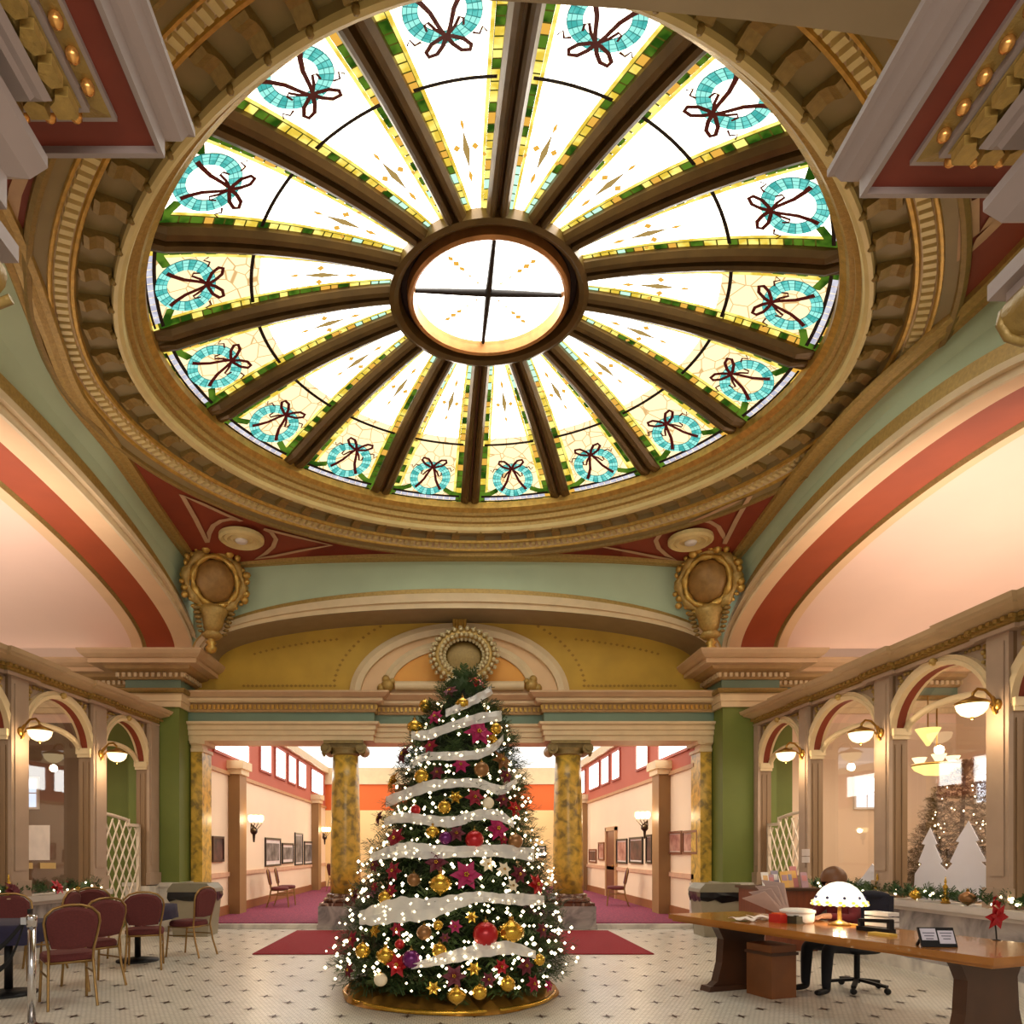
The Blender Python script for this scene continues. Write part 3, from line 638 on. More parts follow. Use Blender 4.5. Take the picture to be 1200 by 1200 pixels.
# ------------------------------------------------------------------ entablature over the entrance, close overhead
def overhead(sd, xf, yf, where):
    rt = thing('trim_5' if sd < 0 else 'trim_6', (xf, yf, 4), 'lilac and rust red entablature block overhead at the entrance, ' + where, 'cornice', kind='structure')
    path = [(xf, -.8), (xf, yf), (-6.0, yf)] if sd < 0 else [(6.0, yf), (xf, yf), (xf, -.8)]   # hall side on the right
    def sw(nm, prof, m, par=rt): mb = MB(); mb.sweep(path, prof); return mb.build(nm, m, par)
    sw('architrave', [(-.3, 3.66), (.0, 3.66), (.0, 3.74), (.03, 3.745), (.03, 3.86), (.08, 3.90), (.12, 3.98), (.12, 4.02), (-.3, 4.02)], LILAC)
    sw('frieze', [(-.3, 4.01), (.0, 4.02), (.0, 4.18), (-.3, 4.18)], mat('dark_teal_frieze', (82, 90, 74), .6))
    sw('bed_moulding', [(-.3, 4.18), (.08, 4.18), (.09, 4.205), (.11, 4.21), (.13, 4.235), (-.3, 4.25)], LILAC)
    sw('leaf_band', [(-.3, 4.25), (.13, 4.255), (.20, 4.285), (-.3, 4.30)], GOLDD)
    sw('fillet', [(-.3, 4.30), (.195, 4.29), (.22, 4.29), (.22, 4.315), (-.3, 4.32)], LILAC)
    sw('bead_band', [(-.3, 4.32), (.22, 4.315), (.275, 4.33), (-.3, 4.34)], GOLDD)
    sw('soffit_fillet', [(-.3, 4.345), (.272, 4.33), (.29, 4.33), (.29, 4.35), (-.3, 4.36)], LILAC)
    sf = sw('red_soffit', [(-.3, 4.36), (.29, 4.35), (.40, 4.35), (-.3, 4.37)], mat('deep_rust_soffit', (126, 50, 30), .6))
    sw('corona', [(-.3, 4.37), (.40, 4.35), (.40, 4.32), (.42, 4.32), (.42, 4.40), (.44, 4.41), (.47, 4.44), (.49, 4.49), (.51, 4.50), (.51, 4.53), (-.3, 4.53)], LILAC)
    leaf = None; bead = None
    for (x0, y0), (x1, y1) in zip(path, path[1:]):
        A, B = V((x0, y0)), V((x1, y1)); L = (B - A).length; t = (B - A) / L; q = V((t.y, -t.x)); k = int(L / .10)
        for i in range(-3, k + 3):
            w = (i + .5) * L / k
            for nm in ('gilded_bead', 'gilded_leaf'):
                of_ = .248 if nm == 'gilded_bead' else .165
                if w < -of_ or w > L + of_: continue
                p = A + t * w + q * (.248 if nm == 'gilded_bead' else .165)
                if abs(p.x) > 2.9 or p.y < .6: continue
                if nm == 'gilded_bead':
                    if bead is None: m_ = MB(); m_.ball((0, 0, 0), .026, 8, 5); o_ = m_.build('x', mat('copper_gold_bead', (232, 170, 92), .22, .7, .15), None); bead = o_.data; bpy.data.objects.remove(o_)
                    o = put(nm, bead, sf)
                    o.location = (p.x - xf, p.y - yf, 4.31 - 4)
                else:
                    if leaf is None: m_ = MB(); m_.prism([(-.035, -.03), (.035, -.03), (.04, .015), (.0, .04), (-.04, .015)], -.025, .015); o_ = m_.build('x', GOLD, None); leaf = o_.data; bpy.data.objects.remove(o_)
                    o = put(nm, leaf, sf); o.location = (p.x - xf, p.y - yf, 4.26 - 4); o.rotation_euler = (0, 0, math.atan2(t.y, t.x))
    mb = MB(); x0, x1 = (-6, xf) if sd < 0 else (xf, 6)
    mb.box(x0, x1, -.8, yf, 3.68, 4.52); mb.build('core', LILAC, rt)
    # ionic capital below the corner
    cx, cy = xf + sd * (.27 if sd < 0 else .175), yf - .22
    mb = MB(); mb.box(cx - .31, cx + .31, cy - .3, cy + .3, 3.60, 3.66); mb.box(cx - .27, cx + .27, cy - .26, cy + .26, 3.56, 3.60); cp = mb.build('abacus', LILAC, rt)
    mb = MB()
    for sx in (-1, 1):
        sp = [(cx + sx * .24 + (.02 + .012 * i) * cos(i * .7) * .9, cy + .24, 3.49 + (.02 + .012 * i) * sin(i * .7) * .9) for i in range(9)]
        mb.tube([(cx + sx * .24, cy - .25, 3.49), (cx + sx * .24, cy + .23, 3.49)], .075, 14); mb.tube(sp, .016, 6)
    mb.lathe([(.2, 3.40), (.24, 3.47), (.26, 3.56)], (cx, cy, 0), 20); mb.build('volute', GOLDD, rt)
    mb = MB(); mb.lathe([(.001, 2.92), (.04, 2.95), (.06, 3.02), (.03, 3.06), (.09, 3.14), (.15, 3.26), (.19, 3.38), (.20, 3.42)], (cx + sd * .02, cy, 0), 20); mb.build('corbel_pendant', GOLDD, rt)
overhead(-1, -1.58, 2.36, 'on the cafe side'); overhead(1, 2.19, 2.53, 'on the reception side')

# ------------------------------------------------------------------ floor
def floor_mat():
    m = bpy.data.materials.new('mosaic_tile_floor'); m.use_nodes = True; nt = m.node_tree; b = nt.nodes['Principled BSDF']; L = nt.links.new
    tc = nt.nodes.new('ShaderNodeTexCoord'); br = nt.nodes.new('ShaderNodeTexBrick'); br.inputs['Scale'].default_value = 1; br.offset = .5
    br.inputs['Brick Width'].default_value = .045; br.inputs['Row Height'].default_value = .045; br.inputs['Mortar Size'].default_value = .004
    br.inputs['Color1'].default_value = (*lin((230, 224, 210)), 1); br.inputs['Color2'].default_value = (*lin((218, 212, 198)), 1); br.inputs['Mortar'].default_value = (*lin((178, 172, 158)), 1)
    L(tc.outputs['Object'], br.inputs['Vector'])
    nz = nt.nodes.new('ShaderNodeTexNoise'); nz.inputs['Scale'].default_value = .7; L(tc.outputs['Object'], nz.inputs['Vector'])
    mx = nt.nodes.new('ShaderNodeMix'); mx.data_type = 'RGBA'; mx.blend_type = 'MULTIPLY'; mx.inputs[0].default_value = .35
    rp = nt.nodes.new('ShaderNodeValToRGB'); rp.color_ramp.elements[0].position = .35; rp.color_ramp.elements[0].color = (.72, .70, .66, 1); rp.color_ramp.elements[1].position = .65; rp.color_ramp.elements[1].color = (1, 1, 1, 1)
    L(nz.outputs[0], rp.inputs[0]); L(br.outputs[0], mx.inputs[6]); L(rp.outputs[0], mx.inputs[7]); L(mx.outputs[2], b.inputs['Base Color']); b.inputs['Roughness'].default_value = .32
    return m
fl = thing('floor', (0, 6, 0), 'cream mosaic tile floor inlaid with small dark stars', 'floor', kind='structure')
mb = MB(); mb.add([(-10.2, -2.5, 0), (10.6, -2.5, 0), (10.6, 13.5, 0), (-10.2, 13.5, 0)], [(0, 1, 2, 3)]); mb.build('tile_field', floor_mat(), fl)
STARM = mat('brown_star_tile', (70, 46, 34), .4)
mb = MB(); pts = []
for i in range(8):
    t = pi / 4 * i; r_ = .074 if i % 2 == 0 else .022; pts.append((r_ * cos(t), r_ * sin(t), 0))
mb.add(pts, [tuple(range(8))]); o_ = mb.build('x', STARM, None); star = o_.data; bpy.data.objects.remove(o_)
cells = []
for i in range(-18, 20):
    for j in range(0, 30):
        x = -3.4 + .302 * (i + 11) ; y = 4.2 + .565 * j + (.2825 if (i % 2) else 0); x = -.08 + .302 * i
        if y > 13.0 or y < 5.0: continue
        if abs(x - .1) > 5.0: continue
        px = CX + x / y * FPX; py = CY + EYE / y * FPX
        if not (-30 < px < 1230 and py < 1215): continue
        if -2.95 < x < 3.05 and 9.7 < y < 12.8: continue
        if (x - .03) ** 2 + (y - 7.3) ** 2 < .8: continue
        cells.append((y, x))
cells.sort()
for y, x in cells[:290]: put('star_tile', star, fl, loc=(x, y - 6, .004))
mb = MB()
for y, x in cells[290:]: mb.add([(x + p[0], y + p[1], .004) for p in pts], [tuple(range(8))])
mb.build('distant_star_tile', STARM, fl, kind='stuff')
mb = MB(); mb.box(-2.85, 2.95, 9.85, 12.75, .002, .016); mb.build('red_rug', mat('crimson_carpet', (150, 20, 34), .9, 0, .12, 30, .3, 300), None, 'plain crimson rug lying on the tiles behind the christmas tree', 'rug')

# ------------------------------------------------------------------ arcade screens on both sides
def glass_mat():
    m = bpy.data.materials.new('window_glass'); m.use_nodes = True; nt = m.node_tree; nt.nodes.clear(); L = nt.links.new
    out = nt.nodes.new('ShaderNodeOutputMaterial'); tr = nt.nodes.new('ShaderNodeBsdfTransparent'); gl = nt.nodes.new('ShaderNodeBsdfGlossy'); gl.inputs['Roughness'].default_value = .02
    tr.inputs[0].default_value = (.93, .92, .90, 1); mx = nt.nodes.new('ShaderNodeMixShader'); mx.inputs[0].default_value = .13; L(tr.outputs[0], mx.inputs[1]); L(gl.outputs[0], mx.inputs[2]); L(mx.outputs[0], out.inputs[0]); return m
GLASS = glass_mat()
BRASS = mat('aged_brass', (176, 130, 56), .3, .8, .25, 15)
LAMPG = gloweach('lit_opal_glass', (255, 226, 168), 2.0)
LZ0, LZS, LZC = .88, 3.05, 3.72                  # ledge, springing and crown heights
class Wall:
    def __init__(s, p0, p1, out): s.p0 = V(p0); s.t = (V(p1) - s.p0).normalized(); s.w = V((-s.t.y, s.t.x)); s.w = s.w if s.w.x * out > 0 else -s.w; s.out = out
    def P(s, a, d, z): q = s.p0 + s.t * a + s.w * d; return V((q.x, q.y, z))
    def a_of(s, Y): return (Y - s.p0.y) / s.t.y
    def on(s, px, py, d):
        m = (px - CX) / FPX; o = s.p0 + s.w * d; a = (m * o.y - o.x) / (s.t.x - m * s.t.y); q = o + s.t * a
        return V((q.x, q.y, EYE + (CY - py) / FPX * q.y)), a
    def box(s, mb, a0, a1, d0, d1, z0, z1):
        c = s.P((a0 + a1) / 2, (d0 + d1) / 2, (z0 + z1) / 2); t3 = V((s.t.x, s.t.y, 0)); w3 = V((s.w.x, s.w.y, 0))
        mb.obox(c, t3 * (a1 - a0) / 2, w3 * (d1 - d0) / 2, V((0, 0, (z1 - z0) / 2)))
def arcade(nm, W, piersY, lab):
    rt = thing(nm, (*W.p0, 0), lab, 'wall', kind='structure')
    pr = [(W.a_of(a), W.a_of(b)) for a, b in piersY]; TH = .20
    for a0, a1 in pr:
        mb = MB(); W.box(mb, a0, a1, .0, TH, 0, 3.84); W.box(mb, a1 - .002, a1 + .012, .03, .07, LZ0, 2.9); W.box(mb, a1 - .002, a1 + .012, .12, .16, LZ0, 2.9); p = mb.build('pier', SCREEND, rt)
        mb = MB(); W.box(mb, a0, a1, -.05, .0, LZ0 + .02, 3.82); W.box(mb, a0 + .05, a1 - .05, -.065, -.05, LZ0 + .35, 3.72); W.box(mb, a0 - .02, a1 + .02, -.08, .0, LZ0, LZ0 + .22); mb.build('pilaster_face', SCREEN, p)
        mb = MB(); W.box(mb, a0 - .05, a1 + .05, -.02, TH + .02, LZS - .03, LZS + .06); W.box(mb, a0 - .03, a1 + .03, -.01, TH + .01, LZS - .08, LZS - .03); mb.build('impost', CREAM, p)
    N = 24
    for i, ((_, a0), (a1, _)) in enumerate(zip(pr, pr[1:])):
        ac, r = (a0 + a1) / 2, (a1 - a0) / 2; T = [pi * k / N for k in range(N + 1)]; h = LZC - LZS
        cv = lambda k_, d: [W.P(ac - (r + k_) * cos(t), d, LZS + (h + k_) * sin(t)) for t in T]
        mb = MB(); tp = [W.P(ac - (r + .0) * cos(t), .04, 3.86) for t in T]; mb.strip(cv(0, .04), tp, smooth=False); spn = mb.build('spandrel', SCREEN, rt)
        mb = MB()
        mb.strip(cv(0, -.03), cv(.05, -.045), smooth=False); mb.strip(cv(.05, -.045), cv(.06, -.02), smooth=False); mb.strip(cv(.06, -.02), cv(.11, -.03), smooth=False); mb.strip(cv(.11, -.03), cv(.11, .04), smooth=False); mb.strip(cv(0, -.03), cv(0, .02), smooth=False); mb.build('archivolt', CREAM, spn)
        mb = MB(); mb.strip(cv(0, .02), cv(0, .05)); mb.strip(cv(0, .16), cv(0, TH)); mb.build('soffit_border', CREAM, spn)
        mb = MB(); mb.strip(cv(.005, .05), cv(.005, .16)); mb.build('soffit_panel', REDP, spn)
        mb = MB()
        for sd in (-1, 1):                       # gilded leaf sprays in the spandrel corners
            for j in range(5):
                c = W.P(ac + sd * (r - .10 - .03 * (j % 2)), .03, 3.76 - .055 * j); mb.ball(c, .035 - .003 * j, 6, 4)
            for j in range(4): mb.ball(W.P(ac + sd * (r - .2 - .06 * j), .03, 3.78), .03 - .004 * j, 6, 4)
        c = W.P(ac, -.05, LZC + .06); mb.ball(c, .05, 8, 5); mb.build('gilded_spray', GOLD, spn)
        mb = MB(); inn = [W.P(ac - r * .98 * cos(t), TH - .02, LZS + .02 + .26 * sin(t)) for t in T]; mb.tube(inn, .045, 8); mb.build('inner_arch', CREAM, spn)
        if i > 0:
            mb = MB(); pane = [W.P(a0, TH, LZ0 + .02)] + cv(0, TH) + [W.P(a1, TH, LZ0 + .02)]; mb.add(pane, [tuple(range(len(pane)))]); mb.build('window_pane', GLASS, rt)
    # knee wall from the second bay on
    a0, a1 = pr[1][0], pr[-1][1]
    mb = MB(); W.box(mb, a0, a1, -.06, TH, .14, .80); mb.build('knee_wall', GREYM, rt)
    mb = MB(); W.box(mb, a0, a1, -.16, TH + .06, .80, LZ0); W.box(mb, a0, a1, -.10, TH, .75, .80); mb.build('ledge', mat('pale_marble_ledge', (206, 196, 186), .3, 0, .12, 3), rt)
    mb = MB(); W.box(mb, a0, a1, -.10, TH, .0, .15); mb.build('plinth', WHITEM, rt)
    mb = MB(); W.box(mb, pr[0][0], pr[0][1] + .02, -.06, TH, 0, LZ0 - .02); mb.build('pier_plinth', WHITEM, rt)
    # entablature, breaking forward over each pier
    path = [W.P(pr[0][0], 0, 0).xy]
    for a, b in pr[1:]: path += [W.P(a - .08, 0, 0).xy, W.P(a - .08, -.05, 0).xy, W.P(b + .08, -.05, 0).xy, W.P(b + .08, 0, 0).xy]
    if W.out < 0: path = path[::-1]
    entab(path, [('fillet', [(-.3, 3.81), (.05, 3.81), (.07, 3.85), (-.3, 3.86)], SCREEN), ('gilded_frieze', [(-.3, 3.855), (.04, 3.86), (.06, 3.88), (.05, 3.95), (-.3, 3.95)], GOLD),
                 ('cornice', [(-.36, 3.95), (.08, 3.95), (.13, 3.97), (.25, 3.995), (.26, 4.015), (.30, 4.03), (.33, 4.08), (-.36, 4.08)], mat('tan_screen_cornice', (196, 168, 126), .5, 0, .1, 4))], rt)
    mb = MB(); dentils(mb, path, .06, 3.905, 3.945, .09, .05, .05); mb.build('leaf_course', GOLD, rt, kind='stuff')
    return rt, pr
WL = Wall((-5.46, 12.72), (-5.90, 8.4), -1); WR = Wall((5.72, 12.74), (5.94, 6.6), 1)
PL = [(12.72, 12.38), (11.10, 10.76), (9.34, 9.02), (7.6, 7.28), (5.9, 5.6)]; PR = [(12.74, 12.58), (11.20, 10.94), (9.32, 9.02), (7.46, 7.17), (5.60, 5.30)]
arcade('wall_left', WL, PL, 'mushroom coloured arcade screen with glazed arches behind the cafe tables'); arcade('wall_right', WR, PR, 'mushroom coloured arcade screen with glazed arches behind the reception desk')

# sconces on the pilasters
def sconce(W, Y, z, lab):
    a = W.a_of(Y); o = W.P(a, -.06, z); n = V((-W.w.x, -W.w.y, 0)); rt = thing('wall_sconce', o, lab, 'lamp', 'brass wall sconces of the arcades')
    Q = lambda d, h: o + n * d + V((0, 0, h))
    mb = MB(); mb.lathe([(.07, 0), (.06, .03), (.001, .04)], o, 14, n.to_track_quat('Z', 'Y').to_matrix()); mb.tube([Q(.02, -.10), Q(.05, -.04), Q(.02, .04), Q(.06, .09)], .018, 6); mb.build('backplate', BRASS, rt)
    mb = MB(); mb.tube([Q(.03, .0), Q(.07, .09), Q(.14, .16), Q(.22, .17), Q(.27, .12), Q(.28, .05)], .016, 8); mb.tube([Q(.05, -.02), Q(.12, .03), Q(.2, .02)], .012, 6); mb.build('arm', BRASS, rt)
    c = Q(.28, .0); mb = MB(); mb.lathe([(.16, .0), (.165, .02), (.10, .05), (.03, .08), (.001, .10)], c, 20); mb.build('cap', BRASS, rt)
    mb = MB(); mb.lathe([(.001, -.135), (.05, -.13), (.10, -.105), (.135, -.06), (.15, .0)], c, 20); b = mb.build('bowl', LAMPG, rt)
    mb = MB(); mb.ball(c + V((0, 0, -.145)), .018, 8, 5); mb.build('finial', BRASS, rt)
    point('sconce_bulb', c + V((0, 0, -.22)) + n * .0, 11, WARM, .06)
sconce(WL, 9.17, 3.10, 'brass sconce with glowing bowl by the window with paper signs'); sconce(WL, 10.92, 3.05, 'brass sconce with glowing bowl beside the white lattice gate on cafe side')
sconce(WR, 7.30, 3.06, 'brass sconce with largest glowing bowl, by the frosted tree window'); sconce(WR, 9.16, 3.08, 'middle one of the three brass sconces above the reception desk'); sconce(WR, 11.06, 3.08, 'smallest brass sconce above the reception desk, beside the lattice gate')

# lattice gates in the first bay of each arcade
LATM = mat('cream_white_lattice', (230, 212, 188), .5)
def lattice(W, a0, a1, z1, z2, lab, d=.12):
    rt = thing('lattice_gate', W.P((a0 + a1) / 2, d, .05), lab, 'gate'); w = a1 - a0
    mb = MB(); W.box(mb, a0, a0 + .05, d - .03, d + .03, .02, z1); mb.build('post', LATM, rt)
    mb = MB(); W.box(mb, a1 - .05, a1, d - .03, d + .03, .02, z2); mb.build('post', LATM, rt)
    mb = MB(); st = a0 + w * .32; W.box(mb, a0, st, d - .03, d + .03, z1 - .05, z1); W.box(mb, st - .04, st, d - .03, d + .03, z1, z2 - .06)
    pts = [W.P(st + (a1 - st) * i / 8, d, z2 - .08 + .08 * sin(pi / 2 * i / 8)) for i in range(9)]; mb.tube(pts, .03, 6); mb.build('top_rail', LATM, rt)
    mb = MB(); W.box(mb, a0, a1, d - .03, d + .03, .05, .12); mb.build('bottom_rail', LATM, rt)
    zt = lambda a: z1 - .05 if a < st else z2 - .06
    k = 1.75                                     # slope of the slats
    for sd in (1, -1):
        c = -3.0
        while c < 4.2:
            seg = []
            for i in range(41):
                a = a0 + .05 + (w - .10) * i / 40; z = c + sd * k * (a - a0)
                if .12 <= z <= zt(a): seg.append((a, z))
            if len(seg) > 3:
                mb = MB(); mb.bar(W.P(seg[0][0], d + .012 * sd, seg[0][1]), W.P(seg[-1][0], d + .012 * sd, seg[-1][1]), .016, .022, (W.w.x, W.w.y, 0)); mb.build('lattice_slat', LATM, rt)
            c += .36
    return rt
aL0, aL1 = WL.a_of(12.34), WL.a_of(11.15); aR0, aR1 = WR.a_of(12.52), WR.a_of(11.25)
lattice(WL, aL0, aL1, 1.98, 2.12, 'cream diamond lattice gate in the arch beside the cafe chairs'); lattice(WR, aR0, aR1, 2.0, 2.16, 'cream diamond lattice gate in the arch behind the brochure counter')

# ------------------------------------------------------------------ side rooms seen through the arches
DAY = gloweach('daylit_pane', (236, 240, 250), 1.6); SKYBLUE = gloweach('daylit_blue_pane', (206, 220, 240), 1.2)

for nm, x, m, lab in (('wall_side_west', -9.6, ROOMB, 'brown outer wall of the side room seen through the cafe arches'), ('wall_side_east', 9.9, ROOMW, 'pale outer wall of the side room seen through the desk arches')):
    mb = MB(); mb.box(min(x, x * 1.02), max(x, x * 1.02), 2.0, 13.5, 0, 5.4); mb.build(nm, m, None, lab, 'wall', kind='structure')
def window(n, x0, x1, y, z0, z1, lab, axis='y', glow=DAY, bars=2):
    rt = thing('window_%d' % n, ((x0 + x1) / 2, y, z0) if axis == 'y' else (y, (x0 + x1) / 2, z0), lab, 'window', kind='structure')
    def bx(mb, u0, u1, d0, d1, a, b): mb.box(u0, u1, y + d0, y + d1, a, b) if axis == 'y' else mb.box(y + d0, y + d1, u0, u1, a, b)
    sg = -1 if (axis == 'y' or y > 0) else 1
    mb = MB(); bx(mb, x0, x1, *sorted((sg * .01, sg * .02)), z0, z1); mb.build('pane', glow, rt)
    mb = MB(); t = .04
    for a in ((x0 - t, x1 + t, z0 - t, z0), (x0 - t, x1 + t, z1, z1 + t), (x0 - t, x0, z0, z1), (x1, x1 + t, z0, z1)): bx(mb, a[0], a[1], *sorted((0, sg * .05)), a[2], a[3])
    mb.build('frame', WHITEP, rt); mb = MB()
    for i in range(1, bars): bx(mb, x0 + (x1 - x0) * i / bars - .01, x0 + (x1 - x0) * i / bars + .01, *sorted((0, sg * .03)), z0, z1)
    bx(mb, x0, x1, *sorted((0, sg * .03)), (z0 + z1) / 2 - .01, (z0 + z1) / 2 + .01); mb.build('glazing_bar', WHITEP, rt)
window(1, 7.92, 8.36, 13.34, 2.35, 2.92, 'small bright window in the side room beyond the middle desk arch')
window(2, 12.1, 12.75, 9.88, 2.4, 3.2, 'tall bright window seen through the frosted tree arch, lowest of three', 'x'); window(3, 11.2, 11.8, 9.88, 2.75, 3.25, 'bright window seen behind the bronze tree top', 'x'); window(4, 10.3, 10.8, 9.88, 2.75, 3.25, 'pale blue window beside the bronze tree top', 'x', SKYBLUE)
window(5, -8.45, -8.05, 13.34, 2.35, 2.9, 'pale blue lit screen glimpsed above the paper poster through the cafe arch', 'y', SKYBLUE, 2)  # lit wall screens of the side room, built like a window
# side room pieces
c = V((7.35, 10.3, 2.75)); rt = thing('pendant_lamp', c, 'wide amber bowl pendant lamp glowing inside the room past the desk', 'lamp')
mb = MB(); mb.lathe([(.001, -.12), (.16, -.10), (.28, -.03), (.32, .03)], c, 20); mb.build('bowl', gloweach('amber_lamp_glass', (255, 214, 120), 1.8), rt)
mb = MB(); mb.lathe([(.33, .03), (.33, .06), (.31, .06)], c, 20); mb.tube([c + V((0, 0, .05)), c + V((0, 0, .9))], .012, 6); mb.build('rod', BRASS, rt)
mb = MB()
for i in range(3): mb.lathe([(.05, 0), (.09, .08), (.10, .10)], c + V((.24 * cos(2.1 * i), .24 * sin(2.1 * i), .08)), 10)
mb.build('cup_shade', LAMPG, rt)
c = V((7.25, 10.35, 3.25)); rt = thing('hanging_shade', c, 'small yellow cone shade hanging above the amber pendant', 'lamp'); mb = MB(); mb.lathe([(.02, -.16), (.16, .08), (.17, .1)], c, 14); mb.build('cone_shade', gloweach('yellow_lamp_glass', (255, 226, 130), 1.4), rt)
mb = MB(); mb.tube([c + V((0, 0, .05)), c + V((0, 0, .6))], .01, 6); mb.build('rod', BRASS, rt)
# frosted tree decals on the glass of the third arch by the desk
FROST = mat('frosted_white_film', (232, 228, 236), .6, 0, .06, 2)
poly = [(1135, 962), (1147, 985), (1143, 986), (1156, 1010), (1149, 1010), (1168, 1026), (1172, 1056), (1070, 1056), (1072, 1024), (1080, 1012), (1076, 1010), (1084, 990), (1080, 989), (1090, 970), (1098, 989), (1095, 990), (1104, 1010), (1101, 1012), (1109, 1020), (1116, 1012), (1113, 1010), (1124, 987), (1120, 986)]
mb = MB(); A = [WR.on(x, y, .185)[0] for x, y in poly]; B = [WR.on(x, y, .185)[0] + V((.006, 0, 0)) for x, y in poly]; n = len(A); mb.add(A + B, [tuple(range(n)), tuple(range(n, 2 * n))[::-1]] + [(i, (i + 1) % n, n + (i + 1) % n, n + i) for i in range(n)])
mb.build('frosted_tree_decal', FROST, None, 'white frosted film of two fir trees stuck on the window by the desk', 'decal')
poly = [(1022, 1012), (1029, 1020), (1029, 1046), (1000, 1046), (1002, 1036), (1012, 1026)]
mb = MB(); A = [WR.on(x, y, .185)[0] for x, y in poly]; mb.prism([(i, 0) for i in range(3)], 0, 0) if False else mb.add(A + [p + V((.006, 0, 0)) for p in A], [tuple(range(6)), tuple(range(6, 12))[::-1]] + [(i, (i + 1) % 6, 6 + (i + 1) % 6, 6 + i) for i in range(6)])
mb.build('frosted_corner_decal', FROST, None, 'small white frosted film in the corner of the middle desk window', 'decal')
PAPER = mat('white_paper', (240, 226, 214), .7); CARD = mat('yellow_card', (214, 178, 110), .7)
def on_glass(W, px0, py0, px1, py1, nm, m, lab, cat):
    A = [W.on(x, y, .185)[0] for x, y in ((px0, py0), (px1, py0), (px1, py1), (px0, py1))]; d = V((-W.out * .006, 0, 0)); mb = MB()
    mb.add(A + [p + d for p in A], [(0, 1, 2, 3), (7, 6, 5, 4), (0, 1, 5, 4), (1, 2, 6, 5), (2, 3, 7, 6), (3, 0, 4, 7)]); mb.build(nm, m, None, lab, cat)
on_glass(WL, 23, 967, 58, 1008, 'paper_poster', PAPER, 'pale pink paper poster on the cafe window', 'poster')
on_glass(WL, 11, 1011, 38, 1018, 'card_sign', CARD, 'wider yellow card strip below the poster on cafe window', 'sign'); on_glass(WL, 47, 1011, 65, 1018, 'card_sign', CARD, 'shorter yellow card strip below the poster on cafe window', 'sign')
on_glass(WR, 941, 994, 949, 1003, 'notice_card', PAPER, 'upper small white notice card on the pilaster behind the brochures', 'sign') if False else None
for (y0, y1, w_) in ((995, 1003, 'upper'), (1004, 1011, 'lower')):
    A = [WR.on(x, y, -.07)[0] for x, y in ((940, y0), (949, y0), (949, y1), (940, y1))]; mb = MB(); d = V((-.006, 0, 0))
    mb.add(A + [p + d for p in A], [(0, 1, 2, 3), (7, 6, 5, 4), (0, 1, 5, 4), (1, 2, 6, 5), (2, 3, 7, 6), (3, 0, 4, 7)]); mb.build('notice_card', PAPER, None, w_ + ' white notice card on the pilaster above the brochures', 'sign')
# dark bookcase and screens glimpsed in the west room
rt = thing('display_case', (-8.2, 11.6, 0), 'dark wooden display case with pale panels inside the cafe side room', 'cabinet')
mb = MB(); mb.box(-9.3, -7.6, 11.6, 12.3, 0, 1.9); mb.build('body', mat('dark_walnut', (92, 62, 46), .5, 0, .3, 3), rt)
for i in range(3): mb = MB(); mb.box(-9.1 + i * .5, -8.75 + i * .5, 11.57, 11.6, 1.0, 1.75); mb.build('pale_panel', PAPER, rt)

# ------------------------------------------------------------------ gallery beyond the columns
GW = mat('gallery_cream_wall', (246, 220, 186), .7, 0, .04, 1); TERRA = mat('terracotta_band', (190, 100, 76), .7, 0, .08, 1); GO = mat('bright_orange_band', (222, 106, 40), .7, 0, .06, 1); GEND = mat('warm_cream_end_wall', (246, 214, 150), .7, 0, .05, 1)
gal = thing('wall_gallery', (0, 20, .1), 'cream gallery walls with terracotta band beyond the marble columns', 'wall', kind='structure')
GX0, GX1, GY0, GY1, GZ = -4.92, 4.90, 13.6, 27.0, 4.78
WB = mat('wood_rail', (196, 150, 104), .5); SKB = mat('brown_skirting', (150, 92, 50), .5)
for x, sg in ((GX0, 1), (GX1, -1)):
    o = sg * -.2; xa, xb = sorted((x, x + o))
    mb = MB(); mb.box(xa, xb, GY0, GY1, .1, 3.2); mb.build('side_wall', GW, gal)
    mb = MB(); mb.box(xa, xb, GY0, GY1, 3.2, GZ); mb.build('terracotta_frieze', TERRA, gal)
    for nm, z0, z1, d, m in (('picture_rail', 3.17, 3.25, .05, WB), ('chair_rail', .93, 1.03, .04, mat('pinkish_rail', (222, 176, 140), .6)), ('skirting', .1, .30, .03, SKB), ('crown_moulding', 4.55, 4.78, .14, CREAM)):
        xa, xb = sorted((x, x + sg * d)); mb = MB(); mb.box(xa, xb, GY0, GY1, z0, z1); mb.build(nm, m, gal)
    for Yp in (15.4, 24.5):                      # square pilasters
        xa, xb = sorted((x, x + sg * .26)); mb = MB(); mb.box(xa, xb, Yp - .25, Yp + .25, .1, 3.2); p = mb.build('gallery_pilaster', mat('tan_wood_pilaster', (150, 112, 66), .5, 0, .15, 2), gal)
        mb = MB(); xa, xb = sorted((x, x + sg * .36)); mb.box(xa, xb, Yp - .35, Yp + .35, 3.32, 3.5); mb.box(*sorted((x, x + sg * .31)), Yp - .3, Yp + .3, 3.2, 3.32); mb.build('pilaster_capital', CREAM, p)
mb = MB(); mb.box(GX0, GX1, GY1, GY1 + .1, .1, 3.1); mb.build('end_wall', GEND, gal)
mb = MB(); mb.box(GX0, GX1, GY1, GY1 + .1, 3.1, 4.12); mb.build('orange_frieze', GO, gal)
mb = MB(); mb.box(GX0, GX1, GY1, GY1 + .1, 4.12, GZ); mb.box(GX0, GX1, GY1 - .12, GY1, 4.12, 4.3); mb.build('end_cornice', CREAM, gal)
